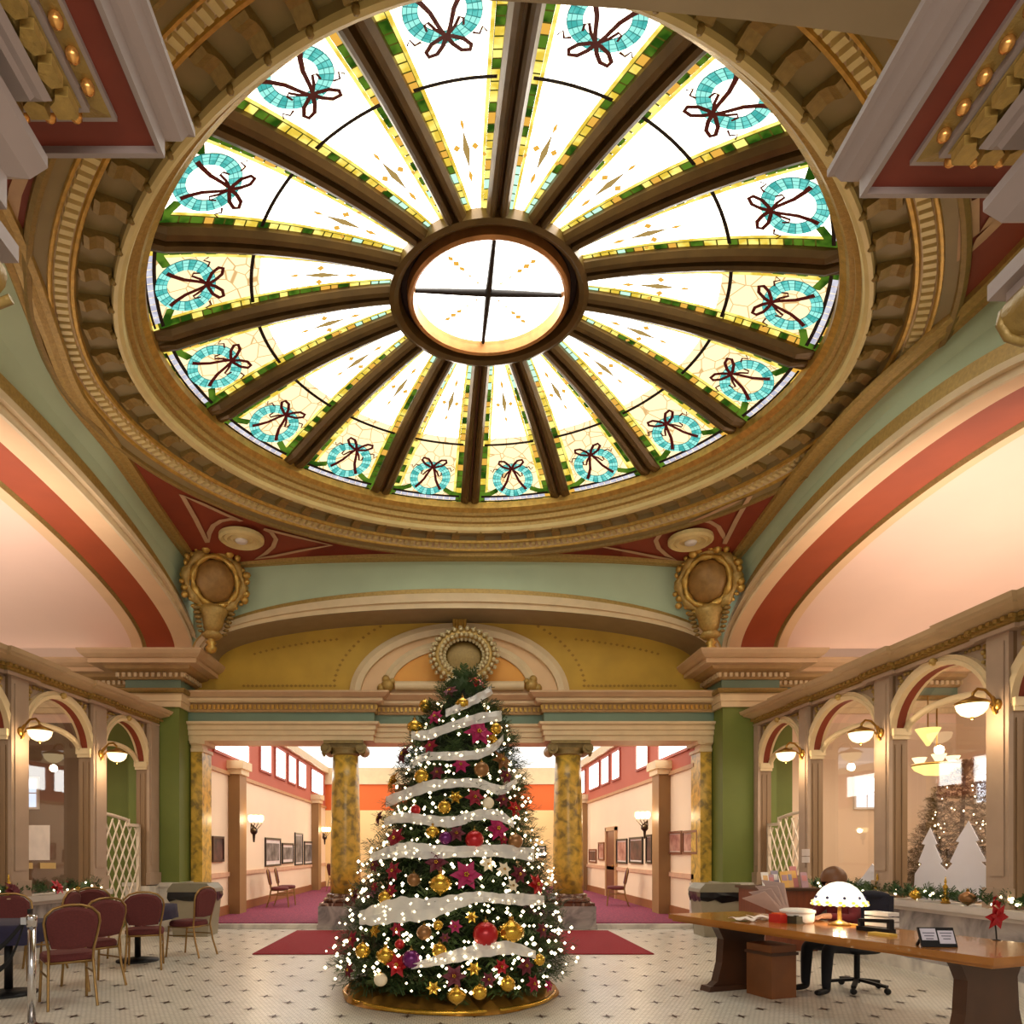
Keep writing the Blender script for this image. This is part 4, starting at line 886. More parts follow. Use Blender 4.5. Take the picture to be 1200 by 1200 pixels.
mb = MB(); mb.box(GX0 - .2, GX1 + .2, GY0, GY1 + .1, GZ, GZ + .1); mb.build('ceiling_gallery', gloweach('luminous_ceiling_glass', (255, 250, 242), 1.25, (255, 246, 234), .5), None, 'luminous white glass ceiling of the gallery behind the columns', 'ceiling', kind='structure')
mb = MB(); mb.box(GX0 - .2, GX1 + .2, 13.28, GY1, .0, .10); gf = mb.build('floor_gallery', mat('purple_red_carpet', (150, 56, 78), .95, 0, .45, 22, .2, 200, rgb2=(92, 30, 62)), None, 'raised gallery floor with mottled purple red carpet', 'floor', kind='structure')
mb = MB(); mb.box(GX0 - .2, GX1 + .2, 13.12, 13.28, .0, .085); mb.build('step_edge', WHITEM, gf)
wn = 6
for x, sg, spans in ((GX0, 1, [(14.2, 16.6), (17.66, 18.67), (19.2, 20.3), (20.74, 21.66), (22.1, 23.2), (24.2, 26.3)]), (GX1, -1, [(14.0, 15.9), (16.8, 17.8), (19.6, 20.45), (20.9, 21.9), (22.3, 23.8), (24.6, 26.2)])):
    for j, (a, b) in enumerate(spans):
        rt = thing('window_%d' % wn, (x, (a + b) / 2, 3.6), 'bright clerestory window number %s from the columns in the gallery wall on the %s side' % (('one', 'two', 'three', 'four', 'five', 'six')[j], 'cafe' if sg > 0 else 'desk'), 'window', kind='structure'); wn += 1
        mb = MB(); mb.box(*sorted((x + sg * .005, x + sg * .02)), a, b, 3.62, 4.4); mb.build('pane', gloweach('clerestory_glow', (255, 252, 246), 6.0) if j == 0 and sg > 0 else bpy.data.materials['clerestory_glow'], rt)
        mb = MB()
        for u0, u1, z0, z1 in ((a - .06, b + .06, 3.56, 3.62), (a - .06, b + .06, 4.4, 4.46), (a - .06, a, 3.62, 4.4), (b, b + .06, 3.62, 4.4)): mb.box(*sorted((x, x + sg * .05)), u0, u1, z0, z1)
        mb.build('frame', mat('rose_window_frame', (176, 96, 80), .6), rt)
FR = {'black': mat('black_frame', (26, 20, 18), .4), 'brown': mat('brown_wood_frame', (128, 74, 44), .4), 'dark': mat('dark_brown_frame', (70, 40, 28), .4)}
ART = {'grey': mat('grey_photo', (150, 142, 136), .5, 0, .75, 4, rgb2=(60, 54, 52)), 'pink': mat('rosy_print', (214, 164, 140), .5, 0, .4, 4, rgb2=(150, 84, 70)), 'dark': mat('dark_painting', (120, 76, 60), .5, 0, .6, 3, rgb2=(50, 30, 28))}
def picture(sg, px0, px1, py0, py1, fr, art, lab, matw=.05):
    x = GX0 if sg > 0 else GX1; x += sg * .004
    Ya, Yb = sorted((x * FPX / (px0 - CX), x * FPX / (px1 - CX))); Ym = (Ya + Yb) / 2; z1, z0 = EYE + (CY - py0) / FPX * Ym, EYE + (CY - py1) / FPX * Ym
    rt = thing('framed_picture', (x, Ym, z0), lab, 'picture'); t = .05
    mb = MB()
    for a in ((Ya, Yb, z0, z0 + t), (Ya, Yb, z1 - t, z1), (Ya, Ya + t, z0 + t, z1 - t), (Yb - t, Yb, z0 + t, z1 - t)): mb.box(*sorted((x, x + sg * .04)), *a)
    mb.build('frame', FR[fr], rt); mb = MB(); mb.box(*sorted((x, x + sg * .012)), Ya + t, Yb - t, z0 + t, z1 - t); mb.build('mount', PAPER, rt)
    m2 = matw + t; mb = MB(); mb.box(*sorted((x, x + sg * .018)), Ya + m2, Yb - m2, z0 + m2, z1 - m2); mb.build('print', ART[art], rt)
picture(1, 248, 261, 980, 1010, 'dark', 'dark', 'dark wooden plaque on gallery wall before the tan pilaster', .0)
picture(1, 310, 328, 982, 1015, 'black', 'grey', 'largest black framed photo on the gallery wall above folded chairs', .10); picture(1, 330, 343, 988, 1012, 'black', 'grey', 'small square black framed photo, second along the gallery wall', .08)
picture(1, 345, 354, 976, 1014, 'black', 'grey', 'narrow tall framed photo, third along the gallery wall', .05); picture(1, 356, 366.5, 986, 1013, 'black', 'grey', 'black framed photo closest to the far tan pilaster', .06)
picture(-1, 784, 800, 974, 1001, 'brown', 'pink', 'brown framed rosy print, left of the matching pair near the bin', .02); picture(-1, 801, 819, 973, 1001, 'brown', 'pink', 'brown framed rosy print, right of the matching pair near the bin', .02)
picture(-1, 758, 765, 978, 1012, 'black', 'dark', 'narrow black framed picture beside the gallery wall lamp on desk side', .02); picture(-1, 738.5, 754, 981, 1012, 'black', 'dark', 'large black framed painting above the single gallery chair', .04); picture(-1, 723.5, 735.5, 983, 1012, 'black', 'pink', 'black framed print next to the brown gallery door', .04)
picture(-1, 702, 708.5, 987, 1008, 'brown', 'pink', 'small rosy print past the brown gallery door', .02); picture(-1, 691, 699.5, 995, 1011, 'brown', 'dark', 'small square brown frame nearest the far pilaster on desk side', .03)
rt = thing('framed_picture', (3.6, 26.98, 1.2), 'small black framed photo on the warm end wall beyond the tree', 'picture')
p0, p1 = at(629, 1005, 26.98), at(640, 991, 26.98); mb = MB(); mb.box(p0.x, p1.x, 26.94, 26.99, p0.z, p1.z); mb.build('frame', FR['black'], rt); mb = MB(); mb.box(p0.x + .06, p1.x - .06, 26.93, 26.95, p0.z + .06, p1.z - .06); mb.build('mount', PAPER, rt); mb = MB(); mb.box(p0.x + .13, p1.x - .13, 26.92, 26.94, p0.z + .13, p1.z - .13); mb.build('print', ART['grey'], rt)
rt = thing('door_1', (GX1, 20.6, .1), 'brown panelled door in the gallery wall on the desk side', 'door', kind='structure')
mb = MB(); mb.box(GX1 - .04, GX1 + .02, 20.05, 21.15, .1, 2.1); mb.build('leaf', mat('brown_door_wood', (120, 58, 30), .45, 0, .3, 2), rt)
mb = MB()
for a in ((19.93, 20.05, .1, 2.2), (21.15, 21.27, .1, 2.2), (19.93, 21.27, 2.1, 2.22)): mb.box(GX1 - .07, GX1, *a)
mb.build('frame', WB, rt); mb = MB(); mb.ball((GX1 - .08, 20.15, 1.05), .04, 8, 5); mb.build('knob', BRASS, rt)
def gal_lamp(x, y, z, sg, lab):
    rt = thing('gallery_wall_lamp', (x, y, z), lab, 'lamp'); c = V((x, y, z)); mb = MB()
    for i in range(4): mb.tube([c, c + V((sg * .05 * i, -.05, -.12)), c + V((sg * (.03 + .07 * i), -.12 + .05 * i, .02))], .012, 6)
    mb.ball(c + V((sg * .06, 0, -.16)), .09, 8, 5); mb.tube([c + V((sg * .06, 0, -.1)), c + V((sg * .06, 0, -.42))], [.05, .02], 8); mb.build('bracket_arm', mat('dark_bronze', (60, 44, 26), .4, .4), rt)
    mb = MB()
    for i in range(3): mb.lathe([(.04, 0), (.08, .07), (.07, .16), (.001, .18)], c + V((sg * (.03 + .09 * i), -.12 + .07 * i, .04)), 10)
    mb.build('tulip_shade', gloweach('warm_tulip_glass', (255, 226, 150), 3.5) if 'warm_tulip_glass' not in bpy.data.materials else bpy.data.materials['warm_tulip_glass'], rt)
    point('gallery_bulb', c + V((sg * .25, -.1, .1)), 14, WARM, .08)
gal_lamp(-4.62, 15.9, 2.12, 1, 'bronze tulip wall lamp glowing by the near tan pilaster on cafe side'); gal_lamp(4.60, 15.9, 2.2, -1, 'bronze tulip wall lamp glowing by the near tan pilaster on desk side')
gal_lamp(-4.62, 24.9, 2.15, 1, 'bronze tulip wall lamp glowing by the far pilaster on cafe side'); gal_lamp(4.60, 24.9, 2.15, -1, 'bronze tulip wall lamp glowing by the far pilaster on desk side')

# ------------------------------------------------------------------ christmas trees
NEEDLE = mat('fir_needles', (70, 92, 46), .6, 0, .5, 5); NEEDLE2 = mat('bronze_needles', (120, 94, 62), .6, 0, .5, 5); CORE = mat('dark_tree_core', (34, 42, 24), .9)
BULB = gloweach('warm_fairy_light', (255, 232, 184), 7.0)
PROF = [(.10, 1.12), (.20, 1.24), (.5, 1.24), (.83, 1.12), (1.29, 1.0), (1.61, .87), (2.11, .71), (2.48, .61), (2.84, .46), (3.1, .29), (3.28, .13), (3.42, .02)]
def trad(z):
    if z <= PROF[0][0]: return PROF[0][1]
    for (a, ra), (b, rb) in zip(PROF, PROF[1:]):
        if z <= b: return ra + (rb - ra) * (z - a) / (b - a)
    return 0.
TX, TY = .0, 7.3
def tcx(z): return TX + .048 * z
def sprig(mb, p, d, L, rng, w=.011, nn=7):
    d = d.normalized(); x = d.cross(V((0, 0, 1)))
    if x.length < .1: x = V((1, 0, 0))
    x.normalize(); y = x.cross(d); q = p + d * L
    mb.add([p + x * .006, p - x * .006, q], [(0, 1, 2)])
    for i in range(nn):
        b = p.lerp(q, .12 + .85 * i / nn); ln = L * (.55 - .3 * i / nn)
        for sd in (-1, 1):
            t = (d * .8 + x * sd * .75 + y * rng.uniform(-.6, .6)).normalized(); e = b + t * ln; s = t.cross(y).normalized() * w
            mb.add([b + s * .4, e + s * .5, e - s * .5, b - s * .4], [(0, 1, 2, 3)])
def make_tree(nm, cx, cy, sc, lab, mneedle, nsp, nlight, seed, z0=0., trunk=True):
    rg = random.Random(seed); rt = thing(nm, (cx, cy, z0), lab, 'christmas tree')
    P = lambda th, z, u: V((cx + .048 * z * sc + sin(th) * trad(z) * u * sc, cy - cos(th) * trad(z) * u * sc, z0 + z * sc))
    mb = MB(); mb.tube([(cx, cy, z0), (cx + .15 * sc, cy, z0 + 3.3 * sc)], [.07 * sc, .02 * sc], 8); mb.build('trunk', mat('tree_bark', (74, 52, 36), .8), rt)
    mb = MB(); n = 22; zs = [.3, .6, 1.0, 1.5, 2.0, 2.5, 2.9, 3.2, 3.35]
    if sc > .9: mb.grid(lambda i, j: P(2 * pi * i / n, zs[j], .66), n, len(zs), True); mb.build('light_blocking_cone', CORE, rt)  # dark cone added inside the foliage to block light shining through
    mb = MB(); ga = pi * (3 - sqrt(5)); tot = sum(trad(.2 + 3.2 * i / 60) for i in range(60)); k = 0; acc = 0
    for i in range(60):
        z = .2 + 3.2 * i / 60; m = max(3, int(nsp * trad(z) / tot))
        for _ in range(m):
            th = k * ga + rg.uniform(-.1, .1); k += 1; u = rg.uniform(.62, .97); zz = z + rg.uniform(-.03, .03)
            p = P(th, zz, u * .9); o = V((sin(th), -cos(th), rg.uniform(-.35, .45) if zz < 3.1 else 1.2)); sprig(mb, p, o + V((rg.uniform(-.4, .4), rg.uniform(-.4, .4), 0)), rg.uniform(.16, .27) * sc * (.55 + .5 * min(1, trad(zz))), rg, .011 * sc)
    for i in range(9): sprig(mb, P(0, 3.25, 0), V((rg.uniform(-.5, .5), rg.uniform(-.5, .5), 1)), .16 * sc, rg, .013 * sc)
    mb.build('foliage', mneedle, rt, kind='stuff')
    mb = MB()
    for i in range(nlight):
        z = .24 + 2.98 * (1 - (1 - rg.random() * .99) ** .62); th = math.asin(rg.uniform(-.99, .99)) * 1.08; p = P(th, z, rg.uniform(.93, 1.08)); r_ = rg.choice((.012, .015, .019)) * (1 if sc > .8 else .9)
        mb.add([p + V(q) * r_ for q in ((1, 0, 0), (-1, 0, 0), (0, 1, 0), (0, -1, 0), (0, 0, 1), (0, 0, -1))], [(0, 2, 4), (2, 1, 4), (1, 3, 4), (3, 0, 4), (2, 0, 5), (1, 2, 5), (3, 1, 5), (0, 3, 5)], True)
    mb.build('light_string', BULB, rt, kind='stuff'); return rt
make_tree('christmas_tree', TX, TY, 1.0, 'tall decorated christmas tree with warm lights standing in the middle of the hall', NEEDLE, 5200, 640, 11)
make_tree('indoor_fir', 7.5, 10.1, .80, 'brown tinted christmas tree with lights behind the frosted window', NEEDLE2, 3200, 190, 5, .12)

def cone_hit(px, py, ex=0.):
    Y = TY - 1
    for _ in range(40):
        p = at(px, py, Y); r_ = trad(p.z) + ex; dx = p.x - tcx(p.z)
        dx = max(-r_ * .985, min(r_ * .985, dx)); Yn = TY - sqrt(max(0, r_ * r_ - dx * dx)); Y = .5 * Y + .5 * Yn
    p = at(px, py, Y); r_ = trad(p.z) + ex; dx = max(-r_, min(r_, p.x - tcx(p.z))); return V((tcx(p.z) + dx, p.y, p.z))
def outward(p): d = V((p.x - tcx(p.z), p.y - TY, .25)); return d.normalized()
# ribbons
RIBM = mat('sheer_white_ribbon', (255, 248, 242), .5, 0, .06, 25, .25, 160)
_nt = RIBM.node_tree; _b = _nt.nodes['Principled BSDF']; _tr = _nt.nodes.new('ShaderNodeBsdfTransparent'); _mx = _nt.nodes.new('ShaderNodeMixShader'); _mx.inputs[0].default_value = .22
_tl = _nt.nodes.new('ShaderNodeBsdfTranslucent'); _tl.inputs[0].default_value = (.95, .92, .88, 1); _m2 = _nt.nodes.new('ShaderNodeMixShader'); _m2.inputs[0].default_value = .35
_nt.links.new(_b.outputs[0], _m2.inputs[1]); _nt.links.new(_tl.outputs[0], _m2.inputs[2]); _nt.links.new(_m2.outputs[0], _mx.inputs[1]); _nt.links.new(_tr.outputs[0], _mx.inputs[2]); _nt.links.new(_mx.outputs[0], _nt.nodes['Material Output'].inputs[0])
RIB = [[(522, 836, 9), (540, 828, 11), (560, 818, 12), (578, 808, 10)], [(482, 862, 10), (502, 861, 13), (530, 851, 12), (560, 842, 13), (588, 839, 13)], [(480, 898, 9), (498, 887, 10), (530, 886, 11), (560, 884, 12), (580, 875, 11), (590, 864, 8)],
       [(452, 940, 14), (475, 931, 14), (500, 922, 15), (530, 918, 11), (560, 918, 12), (588, 926, 12), (606, 914, 8)], [(450, 964, 9), (470, 958, 13), (500, 961, 13), (530, 963, 14), (560, 955, 13), (585, 956, 13), (602, 966, 9)],
       [(434, 1005, 9), (455, 999, 15), (478, 996, 20), (505, 998, 18), (545, 998, 14), (585, 997, 16), (626, 1002, 16)], [(421, 1076, 16), (440, 1072, 26), (470, 1066, 32), (500, 1066, 27), (530, 1058, 20), (560, 1051, 14), (585, 1053, 13), (612, 1054, 15), (638, 1055, 12)], [(482, 1133, 6), (510, 1126, 13), (540, 1119, 17), (570, 1113, 18), (600, 1111, 16), (628, 1119, 10)]]
ORD = ['first', 'second', 'third', 'fourth', 'fifth', 'sixth', 'seventh', 'eighth', 'ninth']
rg = random.Random(9)
for i, rb in enumerate(RIB):
    cm = catmull([(a, b, c) for a, b, c in rb], 6); A = []; B = []; C = []
    for j, q in enumerate(cm):
        h = q.z * (.47 + .04 * sin(j * 1.7 + i)); k = .035 * sin(j * 1.1) + .02
        A.append(cone_hit(q.x, q.y - h, .09 + k)); C.append(cone_hit(q.x, q.y, .12 - k)); B.append(cone_hit(q.x, q.y + h, .08 + k * .5))
    mb = MB(); mb.strip(A, C); mb.strip(C, B); o = mb.build('ribbon_swag', RIBM, None, 'sheer white ribbon draped across the tree, %s ribbon from the top' % ORD[i], 'ribbon', 'white ribbons on the tree')
# ornaments
OC = {'gold': mat('gold_ornament', (212, 166, 60), .22, .75, .2, 20), 'red': mat('red_ornament', (176, 16, 24), .28, .25, .2, 20), 'crimson': mat('crimson_petals', (150, 12, 40), .6, 0, .3, 20), 'magenta': mat('magenta_petals', (176, 16, 84), .6, 0, .3, 20),
      'burgundy': mat('burgundy_petals', (104, 14, 34), .6, 0, .3, 20), 'purple': mat('purple_ornament', (104, 26, 96), .25, .4, .2, 20), 'cream': mat('cream_petals', (238, 222, 190), .6, 0, .15, 20), 'bronze': mat('bronze_ornament', (150, 104, 60), .35, .5, .25, 20)}
proto = {}
def orn_mesh(kind):
    mb = MB(); mb.sm = True
    if kind == 'ball': mb.ball((0, 0, 0), 1, 14, 9)
    if kind == 'onion':
        vs = [(.001, -1.15), (.18, -.95), (.55, -.75), (.92, -.4), (1.0, 0), (.86, .35), (.5, .62), (.2, .8), (.1, 1.0)]; n = 20
        mb.grid(lambda i, j: (vs[j][0] * (1 + .06 * cos(10 * 2 * pi * i / n)) * cos(2 * pi * i / n), vs[j][0] * (1 + .06 * cos(10 * 2 * pi * i / n)) * sin(2 * pi * i / n), vs[j][1]), n, len(vs), True)
    if kind == 'flower':
        for L, n, t, h in ((1.15, 6, 0, .15), (.75, 5, .4, .35)):
            for i in range(n):
                a = t + 2 * pi * i / n; d, s = V((cos(a), sin(a), 0)), V((-sin(a), cos(a), 0)); z = V((0, 0, 1))
                mb.add([z * .1, d * L * .45 + s * L * .28 + z * (h + .1), d * L + z * (h - .05), d * L * .45 - s * L * .28 + z * (h + .1), d * L * .5 + z * (h - .02)], [(0, 4, 1), (1, 4, 2), (2, 4, 3), (3, 4, 0)])
    return mb
ORN = [(498.7, 827.5, 8, 'gold', 'ball'), (542, 824, 8, 'gold', 'onion'), (557, 801, 12, 'red', 'flower'), (530, 797, 8, 'cream', 'flower'), (511, 841, 10, 'magenta', 'flower'), (486, 851, 9, 'gold', 'onion'), (560, 860, 16, 'magenta', 'flower'), (581, 854, 7, 'gold', 'ball'), (577, 868, 9, 'gold', 'flower'), (475, 885, 13, 'burgundy', 'flower'), (505, 875, 9, 'crimson', 'flower'), (528, 811, 9, 'burgundy', 'flower'),
       (494, 910, 9, 'gold', 'ball'), (540, 897, 10, 'magenta', 'flower'), (587, 892, 12, 'bronze', 'flower'), (513, 906, 9, 'burgundy', 'flower'), (462, 917, 13, 'gold', 'flower'), (592, 910, 9, 'burgundy', 'flower'), (556, 935, 11, 'crimson', 'flower'), (521, 946, 8, 'gold', 'ball'), (487, 949, 6, 'red', 'ball'), (602, 948, 10, 'red', 'flower'), (572, 941, 7, 'cream', 'ball'), (588, 938, 9, 'burgundy', 'flower'),
       (507, 974, 8, 'gold', 'onion'), (582, 972, 14, 'magenta', 'flower'), (556, 984, 11, 'red', 'ball'), (465, 983, 13, 'crimson', 'flower'), (522, 982, 8, 'purple', 'ball'), (446, 959, 10, 'burgundy', 'flower'), (604, 986, 9, 'bronze', 'ball'), (535, 977, 10, 'burgundy', 'flower'), (589, 984, 7, 'crimson', 'flower'), (512, 1011, 13, 'burgundy', 'flower'), (462, 1021, 11, 'crimson', 'flower'), (516, 1035, 13, 'gold', 'onion'), (546, 1026, 17, 'magenta', 'flower'), (590, 1019, 9, 'cream', 'flower'), (607, 1025, 11, 'burgundy', 'flower'), (627, 1037, 13, 'red', 'flower'), (440, 1014, 9, 'burgundy', 'flower'),
       (451, 1052, 8, 'gold', 'ball'), (417, 1050, 10, 'burgundy', 'flower'), (485, 1031, 8, 'bronze', 'ball'), (600, 1038, 8, 'cream', 'flower'), (459, 1044, 8, 'crimson', 'flower'), (569, 1095, 15, 'red', 'ball'), (599, 1091, 15, 'gold', 'onion'), (452, 1119, 11, 'gold', 'onion'), (425, 1114, 9, 'gold', 'ball'), (467, 1131, 14, 'red', 'flower'), (482, 1124, 11, 'purple', 'ball'), (515, 1114, 9, 'gold', 'ball'), (466, 1089, 9, 'crimson', 'flower'), (440, 1091, 8, 'gold', 'flower'), (497, 1093, 9, 'bronze', 'ball'), (414, 1101, 10, 'crimson', 'flower'), (634, 1090, 9, 'burgundy', 'flower'),
       (532, 1144, 13, 'burgundy', 'flower'), (535, 1166, 11, 'gold', 'onion'), (587, 1133, 9, 'red', 'flower'), (615, 1132, 11, 'burgundy', 'flower'), (632, 1125, 7, 'gold', 'ball'), (572, 1148, 9, 'burgundy', 'flower'), (624, 1153, 10, 'crimson', 'flower'), (595, 1153, 9, 'gold', 'ball'), (562, 1163, 9, 'gold', 'ball'), (410, 1137, 9, 'burgundy', 'flower'), (446, 1148, 8, 'cream', 'ball'), (508, 1158, 8, 'gold', 'flower')]
_r = random.Random(31)
for _ in range(900):
    if len(ORN) >= 128: break
    _z = _r.uniform(.25, 3.0); _py = CY - (_z - EYE) * FPX / (TY - .8 * trad(_z)); _px = CX + (tcx(_z) + _r.uniform(-.8, .8) * trad(_z)) * FPX / (TY - .4 * trad(_z)); _q = _r.choice((6, 7, 8, 9))
    if any((_px - o[0]) ** 2 + (_py - o[1]) ** 2 < (_q + o[2] + 1) ** 2 for o in ORN): continue
    if any(min(abs(_py - b_[1]) + .5 * max(0, abs(_px - b_[0]) - 18) for b_ in rb_) < 16 for rb_ in RIB): continue
    ORN.append((_px, _py, _q, *_r.choice((('gold', 'ball'), ('burgundy', 'flower'), ('crimson', 'flower'), ('red', 'ball'), ('bronze', 'ball'), ('gold', 'flower'), ('cream', 'flower'), ('burgundy', 'flower'), ('magenta', 'flower')))))
def band(px, py):
    n = 0
    for rb in RIB:
        y = rb[0][1] if px <= rb[0][0] else rb[-1][1]
        for (a, b, _), (c, d, _) in zip(rb, rb[1:]):
            if a <= px <= c: y = b + (d - b) * (px - a) / (c - a)
        if py > y: n += 1
    return n
KN = {'ball': 'ball ornament', 'onion': 'onion-shaped bauble', 'flower': 'poinsettia'}
byk = {}
for o in ORN: byk.setdefault((o[3], o[4], band(o[0], o[1])), []).append(o)
for (c_, k_, b_), L_ in byk.items():
    L_.sort()
    for i, (px, py, r_, _, _) in enumerate(L_):
        wh = 'above the first ribbon' if b_ == 0 else 'below the eighth ribbon' if b_ == 8 else 'between the %s and %s ribbons' % (ORD[b_ - 1], ORD[b_])
        lab = '%s %s on the tree %s' % (c_, KN[k_], wh)
        if b_ in (0, 8): lab = '%s %s on the tree %s' % (c_, KN[k_], wh)
        if len(L_) > 1: lab += ', %s from left' % ORD[i]
        p = cone_hit(px, py, .05 if k_ == 'flower' else .07); R_ = r_ / FPX * p.y
        nm = {'ball': 'ball_ornament', 'onion': 'onion_bauble', 'flower': 'poinsettia_flower'}[k_]
        if (k_, c_) not in proto:
            o_ = orn_mesh(k_).build('x', OC[c_], None); proto[(k_, c_)] = o_.data; bpy.data.objects.remove(o_)
        rt = put(nm, None, None, lab, 'ornament', 'ornaments on the christmas tree', None, p); rt.scale = (R_, R_, R_)
        if k_ == 'flower': rt.rotation_euler = outward(p).to_track_quat('Z', 'Y').to_euler()
        put({'ball': 'globe', 'onion': 'globe', 'flower': 'petals'}[k_], proto[(k_, c_)], rt)
        if k_ == 'flower':
            if 'eye' not in proto:
                mb = MB()
                for q in range(5): mb.ball((.12 * cos(q * 1.26), .12 * sin(q * 1.26), .42), .09, 5, 3)
                o_ = mb.build('x', OC['gold'], None); proto['eye'] = o_.data; bpy.data.objects.remove(o_)
            put('flower_centre', proto['eye'], rt)
        else:
            if 'cap' not in proto: mb = MB(); mb.lathe([(.2, .9), (.2, 1.1), (.1, 1.15)], (0, 0, 0), 8); mb.tube([(0, 0, 1.15), (0, 0, 1.45)], .03, 5); o_ = mb.build('x', BRASS, None); proto['cap'] = o_.data; bpy.data.objects.remove(o_)
            put('hanger_cap', proto['cap'], rt)
# gold tree skirt
rt = thing('tree_skirt', (TX, TY, 0), 'crumpled gold fabric tree skirt spread on the floor under the tree', 'tree skirt'); mb = MB(); n = 72
def sk(i, j):
    t = 2 * pi * i / n; r_ = (.15, .5, .8, .98, 1.08, 1.13)[j] * (1 + .03 * sin(5 * t)); h = (.16, .13, .11, .10, .06, .005)[j] + (.045 * sin(17 * t + 2 * j) + .035 * sin(31 * t + j)) * (j > 1) * (j < 5)
    return (TX + r_ * sin(t), TY - r_ * cos(t), max(.004, h))
mb.grid(sk, n, 6, True); mb.build('fabric', mat('gold_lame', (178, 128, 52), .3, .55, .35, 12), rt)
mb = MB(); mb.tube([(TX + 1.11 * sin(2 * pi * i / n), TY - 1.11 * cos(2 * pi * i / n), .03) for i in range(n)], .025, 6, True); mb.build('hem', OC['gold'], rt)

# ------------------------------------------------------------------ banquet chairs and tables
FAB = mat('maroon_upholstery', (104, 44, 42), .85, 0, .2, 60, .2, 200); CHF = mat('gold_chair_frame', (160, 126, 74), .32, .7, .2, 15)
def chair_proto():
    rt = thing('banquet_chair', (0, 0, 0), '', 'chair', 'maroon banquet chairs')
    mb = MB(); mb.sm = True; n = 28
    def se(r, z): return [(r * .225 * abs(cos(t)) ** .55 * (1 if cos(t) > 0 else -1), .02 + r * .215 * abs(sin(t)) ** .55 * (1 if sin(t) > 0 else -1), z) for t in [2 * pi * i / n for i in range(n)]]
    L = [se(.95, .425), se(1, .44), se(1, .475), se(.93, .498), se(.6, .508)]
    for a, b in zip(L, L[1:]): mb.strip(a, b, True)
    mb.add(L[-1], [tuple(range(n))]); mb.add(L[0], [tuple(range(n))[::-1]]); mb.build('seat', FAB, rt)
    # backrest pad: rounded top
    out = [(-.165, .56), (-.195, .66), (-.215, .78), (-.205, .86), (-.15, .915), (-.07, .94), (0, .945), (.07, .94), (.15, .915), (.205, .86), (.215, .78), (.195, .66), (.165, .56), (.0, .545)]
    yb = lambda z: -.20 - (z - .5) * .16
    mb = MB(); A = [(x, yb(z) - .022, z) for x, z in out]; B = [(x, yb(z) + .022, z) for x, z in out]; m = len(out); ce = .76
    A2 = [(x * .85, yb(z) - .036, ce + (z - ce) * .85) for x, z in out]; B2 = [(x * .85, yb(z) + .036, ce + (z - ce) * .85) for x, z in out]
    mb.strip(A, B, True, True); mb.strip(A, A2, True, True); mb.strip(B, B2, True, True); mb.add(A2, [tuple(range(m))]); mb.add(B2, [tuple(range(m))[::-1]]); bk = mb.build('backrest', FAB, rt)
    mb = MB(); mb.ball((0, yb(.905) - .0, .905), .04, 10, 6, 1, 1.05, .32); mb.build('grip_slot', mat('pale_grip', (206, 170, 130), .4), bk)
    fp = [(-.185, .43), (-.19, .55), (-.215, .68), (-.233, .80), (-.222, .87), (-.16, .935), (-.07, .962), (0, .966), (.07, .962), (.16, .935), (.222, .87), (.233, .80), (.215, .68), (.19, .55), (.185, .43)]
    mb = MB(); mb.tube([(x, yb(z), z) for x, z in fp], .013, 7); mb.build('back_frame', CHF, rt)
    mb = MB(); mb.tube([(-.20, .20, .42), (.20, .20, .42), (.195, -.19, .42), (-.195, -.19, .42)], .013, 6, True); mb.build('seat_frame', CHF, rt)
    for sx in (-1, 1):
        mb = MB(); mb.tube([(sx * .195, .195, .42), (sx * .20, .215, .2), (sx * .205, .235, .0)], .0135, 7); mb.build('leg', CHF, rt)
        mb = MB(); mb.tube([(sx * .187, -.19, .44), (sx * .195, -.23, .22), (sx * .205, -.30, .0)], .0135, 7); mb.build('leg', CHF, rt)
        mb = MB(); mb.tube([(sx * .198, .20, .30), (sx * .198, -.215, .30)], .010, 6); mb.build('stretcher', CHF, rt)
    return rt
CH = chair_proto()
SPOTS = [(-3.76, 6.72, 38, 'maroon banquet chair nearest the chrome stanchion post, back turned'), (-3.98, 7.6, 58, 'maroon banquet chair seen side-on behind the nearest one'), (-3.92, 8.78, 20, 'maroon banquet chair squarely showing its back beside dark table'), (-3.72, 9.78, 74, 'maroon banquet chair seen edge-on in front of the grey bin'),
         (-5.0, 9.75, 8, 'maroon banquet chair farthest back against the cafe ledge'), (-5.15, 7.95, -150, 'maroon banquet chair cut off by the picture edge by the ledge'), (-5.2, 8.9, 95, 'thin edge-on maroon chair below the cafe window'), 
         (-4.25, 17.0, -78, 'front one of two maroon chairs against the gallery wall'), (-4.25, 17.75, -78, 'rear one of two maroon chairs against the gallery wall'), (4.25, 17.4, 78, 'single maroon chair under the gallery paintings on desk side'), (4.3, 24.0, 78, 'distant maroon chair beside the far column on desk side'), (-3.9, 23.5, -60, 'distant maroon chair beside the far column on cafe side')]
for i, (x, y, a, lab) in enumerate(SPOTS):
    z = .1 if y > 13.3 else 0
    if i == 0: CH.location = (x, y, z); CH.rotation_euler = (0, 0, R(a)); CH['label'] = lab; CH.scale = (1.02,) * 3
    else: dup(CH, (x, y, z), R(a), lab, 1.02 if y < 13 else 1.0)
NAVY = mat('navy_table_cloth', (38, 32, 62), .8, 0, .2, 20); BLACKM = mat('black_iron', (20, 18, 18), .5, .3)
